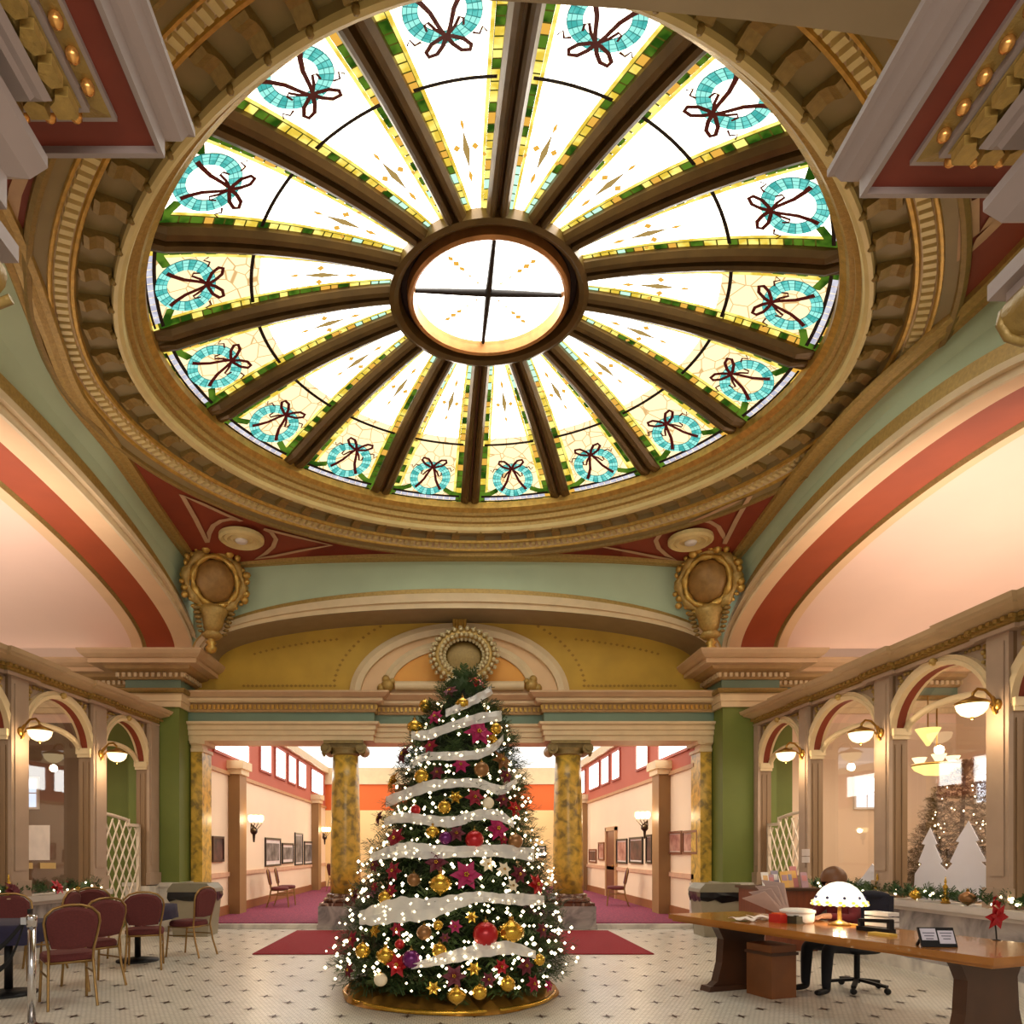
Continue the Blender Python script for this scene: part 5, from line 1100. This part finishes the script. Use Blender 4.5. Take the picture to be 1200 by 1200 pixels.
def table(x, y, s, lab):
    rt = thing('pedestal_table', (x, y, 0), lab, 'table', 'dark cafe tables'); n = 40
    mb = MB(); 
    def cl(i, j):
        t = 2 * pi * i / n; c_, s_ = cos(t), sin(t); m = max(abs(c_), abs(s_)); k = (0.001, .9, 1.0, 1.02, 1.05)[j]; z = (.76, .76, .752, .66, .56)[j]
        w = 1 + (.03 * sin(8 * t) if j == 4 else 0); q = (1 / m) * .85 + .15
        return (x + c_ * q * s * k * w, y + s_ * q * s * k * w, z)
    mb.grid(cl, n, 5, True); mb.build('cloth_top', NAVY, rt)
    mb = MB(); mb.lathe([(.04, .04), (.04, .72)], (x, y, 0), 12); mb.build('pedestal', BLACKM, rt)
    mb = MB(); mb.lathe([(.27, .0), (.27, .02), (.1, .05), (.04, .06)], (x, y, 0), 24); mb.build('base', BLACKM, rt)
table(-4.62, 7.15, .40, 'dark navy clothed table at the picture edge by the stanchion'); table(-4.25, 9.3, .40, 'dark navy clothed table between the two maroon cafe chairs')
# stanchion
sx, sy = -3.52, 5.75; rt = thing('belt_stanchion', (sx, sy, 0), 'chrome stanchion post with black retractable belts at cafe edge', 'stanchion'); CHR = mat('chrome', (210, 206, 204), .15, 1., .1, 3)
mb = MB(); mb.lathe([(.032, .02), (.032, .86)], (sx, sy, 0), 18); mb.build('post', CHR, rt); mb = MB(); mb.lathe([(.17, 0), (.17, .015), (.05, .04), (.03, .06)], (sx, sy, 0), 24); mb.build('base', CHR, rt)
mb = MB(); mb.lathe([(.04, .86), (.042, .94), (.035, .96), (.001, .97)], (sx, sy, 0), 18); mb.obox((sx - .05, sy, .91), (.03, 0, 0), (0, .025, 0), (0, 0, .03)); hd = mb.build('head', CHR, rt)
mb = MB(); mb.box(sx - .03, sx + .0, sy - .015, sy + .015, .97, 1.01); mb.build('clip', BLACKM, hd)
for e, z1, nm in (((-4.02, 5.65), .60, 'belt'), ((-3.95, 5.85), .42, 'belt')):
    mb = MB(); P0 = [V((sx - .06, sy, .91)), V(((sx + e[0]) / 2, (sy + e[1]) / 2, .68 if z1 > .5 else .58)), V((e[0], e[1], z1))]; P0 = catmull([tuple(p) for p in P0], 6)
    mb.strip([p + V((0, 0, .025)) for p in P0], [p - V((0, 0, .025)) for p in P0]); o = mb.build(nm, mat('black_webbing', (18, 16, 18), .8), rt); m_ = o.modifiers.new('t', 'SOLIDIFY'); m_.thickness = .004

# ------------------------------------------------------------------ bins
def bin_(x, y, lab):
    rt = thing('litter_bin', (x, y, 0), lab, 'bin', 'grey litter bins'); m = mat('stone_grey_bin', (150, 140, 116), .6, 0, .1, 4)
    mb = MB(); mb.prism([(-.30, 0), (.30, 0), (.37, .74), (-.37, .74)], -.26, .26, lambda u, v, w: (x + u, y + w, v)); mb.build('body', m, rt)
    mb = MB(); rq = random.Random(int(x * 10)); cs = [(-1, -1), (1, -1), (1, 1), (-1, 1)]; lp_ = []
    for k in range(4):
        for f in range(6): q = V(cs[k]).lerp(V(cs[(k + 1) % 4]), f / 6); lp_.append((x + q.x * .385, y + q.y * .285, .72))
    A = [(p[0], p[1], .79) for p in lp_]; B = [(p[0] + rq.uniform(-.02, .02), p[1] + rq.uniform(-.02, .0), .70 + rq.uniform(-.03, .03)) for p in lp_]; C = [(x + (p[0] - x) * .95, y + (p[1] - y) * .95, .62 + rq.uniform(-.03, .03)) for p in lp_]
    mb.strip(A, B, True, False); mb.strip(B, C, True, False)
    mb.build('bag_rim', mat('black_bin_bag', (16, 16, 18), .3, 0, .2, 10), rt)
    mb = MB(); mb.prism([(-.40, .78), (.40, .78), (.38, .84), (.30, .93), (-.30, .93), (-.38, .84)], -.29, .29, lambda u, v, w: (x + u, y + w, v)); mb.build('lid', mat('grey_green_lid', (132, 126, 104), .5), rt)
bin_(4.72, 12.1, 'grey litter bin with black liner beside the brochure counter'); bin_(-4.52, 12.15, 'grey litter bin with black liner behind the cafe chair')

# ------------------------------------------------------------------ reception desk and what stands on it
A0 = V((2.50, 7.80)); DT = V((.336, -.942)).normalized(); DN = V((.942, .336)).normalized(); ZD = .78
def DK(s, d, z): q = A0 + DT * s + DN * d; return V((q.x, q.y, z))
t3, n3 = V((DT.x, DT.y, 0)), V((DN.x, DN.y, 0)); DANG = math.atan2(DT.y, DT.x)
DWOOD = mat('honey_oak_top', (176, 112, 48), .22, 0, .3, 3, coat=.3, stretch=(1.2, .5, 1)); DDARK = mat('dark_oak', (78, 46, 26), .4, 0, .35, 3)
desk = thing('reception_desk', DK(1.7, .5, 0), 'long honey oak reception desk on dark shaped trestle ends', 'desk')
mb = MB(); W_ = 1.05; L_ = 3.42
pl = [(0, .0), (L_, 0), (L_ + .0, W_), (0, W_)]
mb.prism(pl, ZD - .055, ZD, lambda u, v, w: DK(u, v, w)); mb.prism([(.03, .03), (L_ - .03, .03), (L_ - .03, W_ - .03), (.03, W_ - .03)], ZD - .08, ZD - .055, lambda u, v, w: DK(u, v, w)); mb.build('tabletop', DWOOD, desk)
for s0 in (.55, L_ - .38):
    mb = MB(); side = [(.10, 0), (.95, 0), (.95, .05), (.88, .10), (.82, .3), (.80, .55), (.86, .66), (.90, ZD - .08), (.15, ZD - .08), (.19, .66), (.25, .55), (.23, .3), (.17, .10), (.10, .05)]
    mb.prism(side, s0 - .05, s0 + .05, lambda u, v, w: DK(w, u, v)); mb.build('trestle', DDARK, desk)
    mb = MB(); mb.prism([(.04, 0), (1.0, 0), (.98, .055), (.06, .055)], s0 - .075, s0 + .075, lambda u, v, w: DK(w, u, v)); mb.build('foot', DDARK, desk)
mb = MB(); mb.prism([(.3, ZD - .15), (L_ - .2, ZD - .15), (L_ - .2, ZD - .08), (.3, ZD - .08)], .88, .91, lambda u, v, w: DK(u, w, v)); mb.build('apron', DDARK, desk)
mb = MB(); mb.obox(DK(.95, .55, .27), t3 * .17, n3 * .16, V((0, 0, .27))); rt = mb.build('waste_box', mat('brown_wood_box', (132, 78, 38), .4, 0, .3, 3), None, 'brown wooden waste box standing under the reception desk', 'bin')
mb = MB(); mb.obox(DK(.95, .55, .45), t3 * .185, n3 * .175, V((0, 0, .015))); mb.build('band', DDARK, rt)
# stained glass lamp
lp = DK(1.55, .80, ZD); rt = thing('desk_lamp', lp, 'lit dome shaped stained glass lamp on the reception desk', 'lamp')
mb = MB(); mb.lathe([(.10, 0), (.10, .012), (.06, .03), (.02, .05), (.016, .2), (.022, .21), (.014, .36)], lp, 16); mb.build('stem', BRASS, rt)
mb = MB(); mb.lathe([(.232, .20), (.22, .25), (.19, .31), (.145, .365), (.085, .405), (.03, .42)], lp, 28); sh = mb.build('shade', gloweach('white_lamp_glass', (255, 248, 232), 1.25, (255, 240, 206), 20), rt)
mb = MB(); n = 26
for i in range(n):
    t = 2 * pi * i / n
    for j in range(2): mb.k = (i + j) % 2; r_, z = ((.234, .205), (.229, .228))[j]; mb.ball(lp + V((r_ * cos(t + j * .12), r_ * sin(t + j * .12), z)), .02, 5, 3, 1, 1, .7)
mb.build('amber_fringe', [gloweach('amber_fringe_glass', (255, 214, 90), 1.2), gloweach('cream_fringe_glass', (255, 244, 200), 1.4)], sh, kind='stuff')
mb = MB()
for i in range(9): t = 2 * pi * i / 9 + .2; mb.ball(lp + V((.209 * cos(t), .209 * sin(t), .272)), .016, 5, 3)
mb.build('blue_jewel', mat('violet_glass_jewel', (70, 60, 110), .2), sh, kind='stuff')
point('desk_lamp_bulb', lp + V((0, 0, .16)), 6, WARM, .05)
def deskbox(px, py, w, d, h, nm, m, lab, cat, rot=0):
    c = atz(px, py, ZD); a = DANG + rot; u = V((cos(a), sin(a), 0)); v = V((-sin(a), cos(a), 0)); mb = MB(); mb.obox(c + V((0, 0, h / 2)), u * w / 2, v * d / 2, V((0, 0, h / 2))); return mb.build(nm, m, None, lab, cat), c
# white round tin
c = DK(1.22, .62, ZD); rt = thing('white_tin', c, 'round white container with lid in front of the lamp', 'container'); mb = MB(); mb.lathe([(.135, 0), (.15, .02), (.155, .10)], c, 22); mb.build('body', WHITEP, rt); mb = MB(); mb.lathe([(.165, .10), (.165, .125), (.12, .14), (.001, .145)], c, 22); mb.build('lid', WHITEP, rt)
o, c = deskbox(914, 1081, .15, .14, .085, 'red_box', mat('bright_red_card', (206, 44, 28), .5), 'small bright red box on the reception desk', 'box'); mb = MB(); mb.obox(c + V((0, 0, .09)), t3 * .06, n3 * .05, V((0, 0, .006))); mb.build('lid', mat('orange_card', (230, 100, 40), .5), o)
o, c = deskbox(934, 1082, .14, .16, .075, 'dark_box', mat('dark_green_box', (60, 58, 40), .5), 'dark green box beside the red box on desk', 'box'); mb = MB(); mb.obox(c + V((0, 0, .078)), t3 * .05, n3 * .06, V((0, 0, .004))); mb.build('lid', BLACKM, o)
for i, (px, py, lab) in enumerate(((872, 1079, 'loose white paper sheet at the far end of the desk'), (893, 1077, 'crumpled pale paper sheet beside the red box'))):
    c = atz(px, py, ZD); mb = MB(); mb.grid(lambda a, b: c + t3 * (a - 2) * .06 + n3 * (b - 2) * .05 + V((0, 0, .006 + .018 * (sin(a * 1.9 + i) * cos(b * 1.7) + 1))), 5, 5, smooth=False); o = mb.build('paper_sheet', PAPER, None, lab, 'paper'); m_ = o.modifiers.new('t', 'SOLIDIFY'); m_.thickness = .002
# fan of leaflets in a holder
c = DK(.72, .93, ZD); rt = thing('leaflet_fan', c, 'grey pink fan of leaflets propped on the far desk edge', 'leaflets'); LFM = mat('grey_pink_leaflet', (196, 172, 164), .6)
for i in range(4):
    mb = MB(); b = c + V((.0, .0, .0)); u = V((-.34 + .07 * i, .05, .22 + .05 * i)); w = V((.03, -.10, .03 - .02 * i)); mb.add([b + V((.03 + .01 * i, 0, .0)), b + V((.05 + .01 * i, -.02, .03)), b + u + w + V((.1, 0, .03)), b + u - w], [(0, 1, 2, 3)]); o = mb.build('leaflet', LFM, rt); m_ = o.modifiers.new('t', 'SOLIDIFY'); m_.thickness = .004
mb = MB(); mb.obox(c + V((.02, 0, .02)), t3 * .05, n3 * .04, V((0, 0, .02))); mb.build('holder', mat('pink_holder', (196, 120, 128), .5), rt)
# tape dispenser, pads, tray of papers
c = atz(1026, 1092, ZD); rt = thing('hole_punch', c, 'black hole punch with raised handle on the reception desk', 'stationery'); mb = MB(); mb.obox(c + V((0, 0, .02)), t3 * .16, n3 * .04, V((0, 0, .02))); mb.build('base', BLACKM, rt); mb = MB(); mb.bar(c - t3 * .15 + V((0, 0, .09)), c + t3 * .15 + V((0, 0, .11)), .05, .03); mb.bar(c + t3 * .14 + V((0, 0, .03)), c + t3 * .14 + V((0, 0, .12)), .04, .04, (1, 0, 0)); mb.bar(c - t3 * .14 + V((0, 0, .03)), c - t3 * .14 + V((0, 0, .1)), .04, .04, (1, 0, 0)); mb.build('lever', BLACKM, rt)
deskbox(1034, 1096, .20, .09, .02, 'yellow_pad', mat('yellow_notepad', (232, 190, 80), .6), 'yellow note pad lying before the black hole punch', 'notepad'); deskbox(1000, 1085, .24, .06, .018, 'pen_tray', mat('wood_pen_tray', (206, 156, 70), .4), 'narrow yellow wooden pen tray beside the white container', 'tray')
rt = thing('paper_stack', DK(1.75, .98, ZD), 'white stack of paper trays behind the lamp', 'paper tray')
for j in range(3): mb = MB(); mb.obox(DK(1.83, 1.0, ZD + .03 + .05 * j), t3 * .12, n3 * .07, V((0, 0, .016))); mb.build('tray', WHITEP, rt)
# twin name stand
c = atz(1101, 1110, ZD); u = V((cos(R(-6)), sin(R(-6)), 0)); v = V((0, .35, .94)).normalized(); rt = thing('name_stand', c, 'black twin display stand with two white cards on desk front', 'sign'); mb = MB(); h = .075
mb.obox(c + v * h, u * .125, v * h, u.cross(v) * .008); mb.bar(c + u * -.1 + v * h * 1.2, c + V((-.1, .10, .0)), .02, .01); mb.build('frame', BLACKM, rt)
for k, sg in enumerate((-1, 1)):
    n_ = u.cross(v); n_ = n_ if n_.y < 0 else -n_
    mb = MB(); mb.obox(c + u * sg * .06 + v * (h + (.02 if k == 0 else 0)) + n_ * .010, u * .054, v * (.045 if k == 0 else .05), n_ * .002); cd = mb.build('card', mat('lilac_white_card', (220, 214, 226), .5), rt)
    for j in range(3): mb = MB(); mb.obox(c + u * sg * .06 + v * (h + .03 - .022 * j) + n_ * .0125, u * (.042 - .008 * j), v * .004, n_ * .0006); mb.build('print_line', mat('grey_print', (120, 116, 130), .6), cd)
# red poinsettia on a dark stem
c = atz(1168, 1102, ZD); rt = thing('red_flower_pick', c, 'single red flower on a bent dark stem near the desk end', 'flower'); hd = c + V((-.02, -.02, .19))
mb = MB(); mb.tube([c, c + V((-.005, 0, .07)), c + V((-.02, -.01, .13)), hd], .006, 6); mb.lathe([(.03, 0), (.03, .006), (.005, .01)], c, 10); mb.build('stem', BLACKM, rt)
mb = orn_mesh('flower'); mb.v = [tuple(hd + V((x * .085, -z * .05 - y * .02, y * .10))) for x, y, z in mb.v]; mb.build('petals', OC['red'], rt)

# brochure counter
ct = thing('brochure_counter', (5.2, 10.7, 0), 'reddish brown wooden counter holding brochures behind the desk', 'counter'); CW = mat('red_brown_wood', (128, 64, 34), .4, 0, .3, 3, stretch=(6, 6, .8))
mb = MB(); mb.box(4.72, 5.50, 10.2, 11.15, 0, .90); mb.build('body', CW, ct); mb = MB(); mb.box(4.68, 5.54, 10.16, 11.2, .90, .94); mb.build('top', DDARK, ct)
BRC = [mat('brochure_' + a, b, .5) for a, b in (('white', (236, 232, 228)), ('mauve', (176, 140, 150)), ('tan', (222, 176, 116)), ('rose', (200, 130, 130)), ('blue_grey', (150, 146, 168)), ('amber', (228, 178, 96)))]
for i, (x, w, h, k, lab) in enumerate(((4.80, .10, .24, 0, 'white card standing at the counter end'), (4.90, .11, .20, 1, 'mauve brochure next to the white card'), (5.0, .10, .26, 4, 'blue grey leaflet between mauve and amber brochures'), (5.09, .11, .25, 5, 'amber brochure in the middle of the counter row'), (5.19, .10, .26, 2, 'tan brochure right after the amber one'), (5.29, .10, .33, 3, 'rose brochure standing tallest in the counter row'), (5.39, .10, .24, 1, 'mauve brochure at the wall end of the counter'))):
    y = 10.35 + .05 * (i % 3); mb = MB(); v = V((0, .28, .96)); mb.obox(V((x, y, .94)) + v * h / 2, V((w / 2, 0, 0)), v * h / 2, V((0, .012, -.0035))); o = mb.build('brochure', BRC[k], None, lab, 'brochure', 'brochures on the counter')
    mb = MB(); mb.obox(V((x, y - .014, .94)) + v * h * .62, V((w / 2 - .015, 0, 0)), v * h * .18, V((0, .002, 0))); mb.build('cover_picture', BRC[(k + 2) % 6], o)

# office chair
oc = DK(1.06, 1.62, 0); rt = thing('office_chair', oc, 'black swivel office chair with star base behind the desk', 'chair'); BLK = mat('black_fabric', (22, 20, 24), .8, 0, .2, 30); NVY = mat('dark_navy_fabric', (24, 24, 40), .8)
mb = MB(); mb.ball(oc + V((0, 0, .44)), .24, 16, 6, 1, 1, .2); mb.build('seat', BLK, rt)
mb = MB(); mb.obox(oc + n3 * .24 + V((0, 0, .80)), t3 * .21, n3 * .035, V((0, 0, .22))); mb.ball(oc + n3 * .24 + V((0, 0, 1.02)), .2, 12, 6, 1, .3, .25, Matrix.Rotation(DANG, 3, 'Z')); mb.build('backrest', NVY, rt)
mb = MB(); mb.tube([oc + V((0, 0, .08)), oc + V((0, 0, .42))], .03, 10); mb.tube([oc + V((0, 0, .4)), oc + n3 * .26 + V((0, 0, .44)), oc + n3 * .26 + V((0, 0, .62))], .02, 8); mb.build('column', BLACKM, rt)
for i in range(5):
    a = 2 * pi * i / 5 + .3; d = V((cos(a), sin(a), 0)); mb = MB(); mb.bar(oc + V((0, 0, .12)), oc + d * .30 + V((0, 0, .08)), .045, .03); b_ = mb.build('base_arm', BLACKM, rt)
    mb = MB(); mb.ball(oc + d * .30 + V((0, 0, .035)), .035, 8, 6); mb.build('caster', BLACKM, b_)

# person seated at the desk, head bent forward
def person():
    f = -n3; s = t3; base = DK(1.02, 1.52, 0); P = lambda a, b, z: base + f * a + s * b + V((0, 0, z))
    vs = []; es = []; rad = []
    def v(p, r, link=None):
        vs.append(p); rad.append(r)
        if link is not None: es.append((link, len(vs) - 1))
        return len(vs) - 1
    pel = v(P(0, 0, .52), (.16, .13)); wai = v(P(.02, 0, .68), (.145, .12), pel); che = v(P(.06, 0, .88), (.17, .13), wai); nk0 = v(P(.10, 0, 1.01), (.10, .08), che); nk = v(P(.14, 0, 1.07), (.055, .055), nk0); hd = v(P(.19, 0, 1.13), (.085, .075), nk); ht = v(P(.20, 0, 1.24), (.075, .08), hd)
    for sd in (-1, 1):
        sh = v(P(.08, sd * .17, .95), (.07, .07), che); el = v(P(.20, sd * .25, .80), (.05, .05), sh); wr = v(P(.46, sd * .18, .83), (.034, .03), el); pa = v(P(.53, sd * .16, .825), (.038, .022), wr)
        for k in range(4):
            a = v(P(.575, sd * (.13 + .022 * k), .82), (.011, .011), pa); b = v(P(.61 + .008 * (1.5 - abs(k - 1.5)), sd * (.127 + .023 * k), .808), (.009, .009), a); v(P(.635 + .01 * (1.5 - abs(k - 1.5)), sd * (.126 + .023 * k), .795), (.008, .008), b)
        a = v(P(.545, sd * .11, .815), (.012, .012), pa); v(P(.575, sd * .095, .80), (.010, .010), a)
        hp = v(P(.06, sd * .10, .50), (.095, .09), pel); kn = v(P(.42, sd * .13, .49), (.068, .068), hp); an = v(P(.44, sd * .13, .10), (.045, .048), kn); he = v(P(.43, sd * .13, .05), (.045, .04), an); to = v(P(.60, sd * .15, .035), (.042, .03), he)
    me = bpy.data.meshes.new('body_cage'); me.from_pydata([tuple(p - base) for p in vs], es, []); o = bpy.data.objects.new('body_cage', me); col.objects.link(o)
    sk_ = o.modifiers.new('skin', 'SKIN'); o.modifiers.new('sub', 'SUBSURF').levels = 2
    for i, r_ in enumerate(rad): me.skin_vertices[0].data[i].radius = r_
    me.skin_vertices[0].data[0].use_root = True
    bpy.context.view_layer.update(); dg = bpy.context.evaluated_depsgraph_get(); m2 = bpy.data.meshes.new_from_object(o.evaluated_get(dg)); bpy.data.objects.remove(o)
    skin = mat('skin', (206, 150, 118), .5, 0, .08, 8)
    for m_ in (skin, mat('dark_red_sweater', (104, 16, 26), .8, 0, .15, 40), mat('black_trousers', (20, 20, 26), .8), BLACKM): m2.materials.append(m_)
    for p in m2.polygons:
        c_ = p.center; a = c_.dot(f)
        p.material_index = 0 if (c_.z > 1.045 or (a > .45 and c_.z > .7)) else 1 if c_.z > .60 else 3 if c_.z < .085 else 2
        p.use_smooth = True
    rt = put('person', m2, None, 'person in dark red top seated behind the desk, head bent down', 'person', None, None, base)
    mb = MB(); mb.sm = True; hc = P(.185, 0, 1.205)
    mb.ball(hc, .128, 18, 12, 1, 1, 1.0); mb.v = [tuple(hc + (V(q) - hc) * (1 + .035 * sin(14 * math.atan2((V(q) - hc).dot(s), (V(q) - hc).dot(f))))) for q in mb.v]
    keep = [i for i, fc in enumerate(mb.f) if (sum((V(mb.v[j]) - hc).dot(f) for j in fc) / len(fc)) < .095 or (sum(mb.v[j][2] - hc.z for j in fc) / len(fc)) > -.02]
    mb.f = [mb.f[i] for i in keep]; mb.m = [mb.m[i] for i in keep]; mb.s = [mb.s[i] for i in keep]
    mb.build('hair', mat('chestnut_hair', (120, 76, 42), .5, 0, .35, 30, stretch=(3, 3, 20)), rt)
    mb = MB(); mb.ball(P(.285, 0, 1.135), .016, 8, 6, 1, 1, 1.5); mb.build('nose', skin, rt)
    for sd in (-1, 1): mb = MB(); mb.ball(P(.268, sd * .032, 1.165), .010, 8, 5); mb.build('eye', mat('dark_eye', (40, 28, 22), .3), rt)
    mb = MB(); mb.ball(P(.268, 0, 1.095), .016, 8, 4, 1, 1.0, .35); mb.build('mouth', mat('lips', (170, 90, 84), .5), rt)
person()

# ------------------------------------------------------------------ ledge garlands
GRN = mat('garland_green', (58, 90, 40), .6, 0, .5, 8)
def garland(W, Y0, Y1, seed, lab, n, side):
    rg = random.Random(seed); a0, a1 = W.a_of(Y0), W.a_of(Y1); rt = thing('ledge_garland', W.P((a0 + a1) / 2, -.05, LZ0), lab, 'garland')
    mb = MB()
    for i in range(n):
        a = a0 + (a1 - a0) * (i + rg.random()) / n; p = W.P(a, rg.uniform(-.09, .02), LZ0 + rg.uniform(.02, .08)); sprig(mb, p, V((rg.uniform(-.7, .7) * .6, rg.uniform(-1, 1), rg.uniform(.15, .95))), rg.uniform(.10, .19), rg, .012, 6)
    mb.build('greenery', GRN, rt, kind='stuff'); mb = MB()
    for i in range(n // 7): mb.ball(W.P(a0 + (a1 - a0) * rg.random(), rg.uniform(-.13, -.02), LZ0 + rg.uniform(.03, .13)), .016, 6, 4)
    mb.build('fairy_lights', BULB, rt, kind='stuff')
    return rt
garland(WR, 10.8, 5.4, 21, 'green garland with fairy lights along the ledge behind the desk', 330, 1); garland(WL, 10.9, 7.2, 22, 'green garland along the cafe window ledge', 130, -1)
def ledge_item(W, px, d, kind, colr, sz, lab):
    a = W.on(px, 1040, d)[1]; p = W.P(a, d, LZ0 + .0)
    if kind == 'candle':
        rt = thing('gold_finial_candle', p, lab, 'ornament', 'gold tiered ornaments on the ledges'); mb = MB(); mb.lathe([(.035, 0), (.04, .06), (.015, .08), (.03, .10), (.035, .13), (.012, .15), (.025, .17), (.025, .2), (.008, .23), (.014, .25), (.002, .32)], p, 10); mb.build('spindle', OC['gold'], rt); mb = MB(); mb.lathe([(.05, 0), (.05, .02), (.03, .03)], p, 10); mb.build('foot', BRASS, rt)
    elif kind == 'flower':
        rt = thing('ledge_poinsettia', p, lab, 'flower', 'poinsettias on the ledges'); mb = orn_mesh('flower'); n = V((-W.w.x, -W.w.y, .5)).normalized(); M = n.to_track_quat('Z', 'Y').to_matrix(); c = p + V((0, 0, .09)); mb.v = [tuple(c + M @ (V(q) * sz)) for q in mb.v]; mb.build('petals', OC[colr], rt)
        mb = MB(); mb.tube([p, c], .008, 5); mb.build('stem', GRN, rt)
    else:
        rt = thing('ledge_bauble', p, lab, 'ornament', 'baubles in the ledge garlands'); mb = orn_mesh('onion'); c = p + V((0, 0, sz * 1.1)); mb.v = [tuple(c + V(q) * sz) for q in mb.v]; mb.build('globe', OC[colr], rt); mb = MB(); mb.lathe([(.2 * sz, sz * .9), (.1 * sz, sz * 1.2)], c, 8); mb.build('cap', BRASS, rt)
ledge_item(WR, 1108, -.06, 'candle', 'gold', 1, 'gold tiered finial ornament below the frosted trees'); ledge_item(WR, 1028, -.06, 'candle', 'gold', 1, 'gold tiered finial ornament beside the person\'s chair')
ledge_item(WR, 1073, -.08, 'bauble', 'gold', .07, 'gold bauble in the garland under the small frosted tree'); ledge_item(WR, 1134, -.09, 'bauble', 'bronze', .085, 'bronze pinecone bauble in the garland under the large frosted tree'); ledge_item(WR, 1172, -.06, 'flower', 'red', .10, 'red poinsettia on the ledge at the pilaster near the desk end')
ledge_item(WL, 10, -.06, 'candle', 'gold', 1, 'gold tiered finial ornament on the cafe ledge'); ledge_item(WL, 14, -.10, 'flower', 'burgundy', .13, 'dark red poinsettia under the gold finial on the cafe ledge'); ledge_item(WL, 66, -.08, 'flower', 'red', .12, 'bright red poinsettia in the middle of the cafe ledge'); ledge_item(WL, 82, .0, 'flower', 'red', .09, 'small red poinsettia nearest the lattice gate'); ledge_item(WL, 90, -.06, 'bauble', 'gold', .05, 'small gold bauble at the end of the cafe ledge')
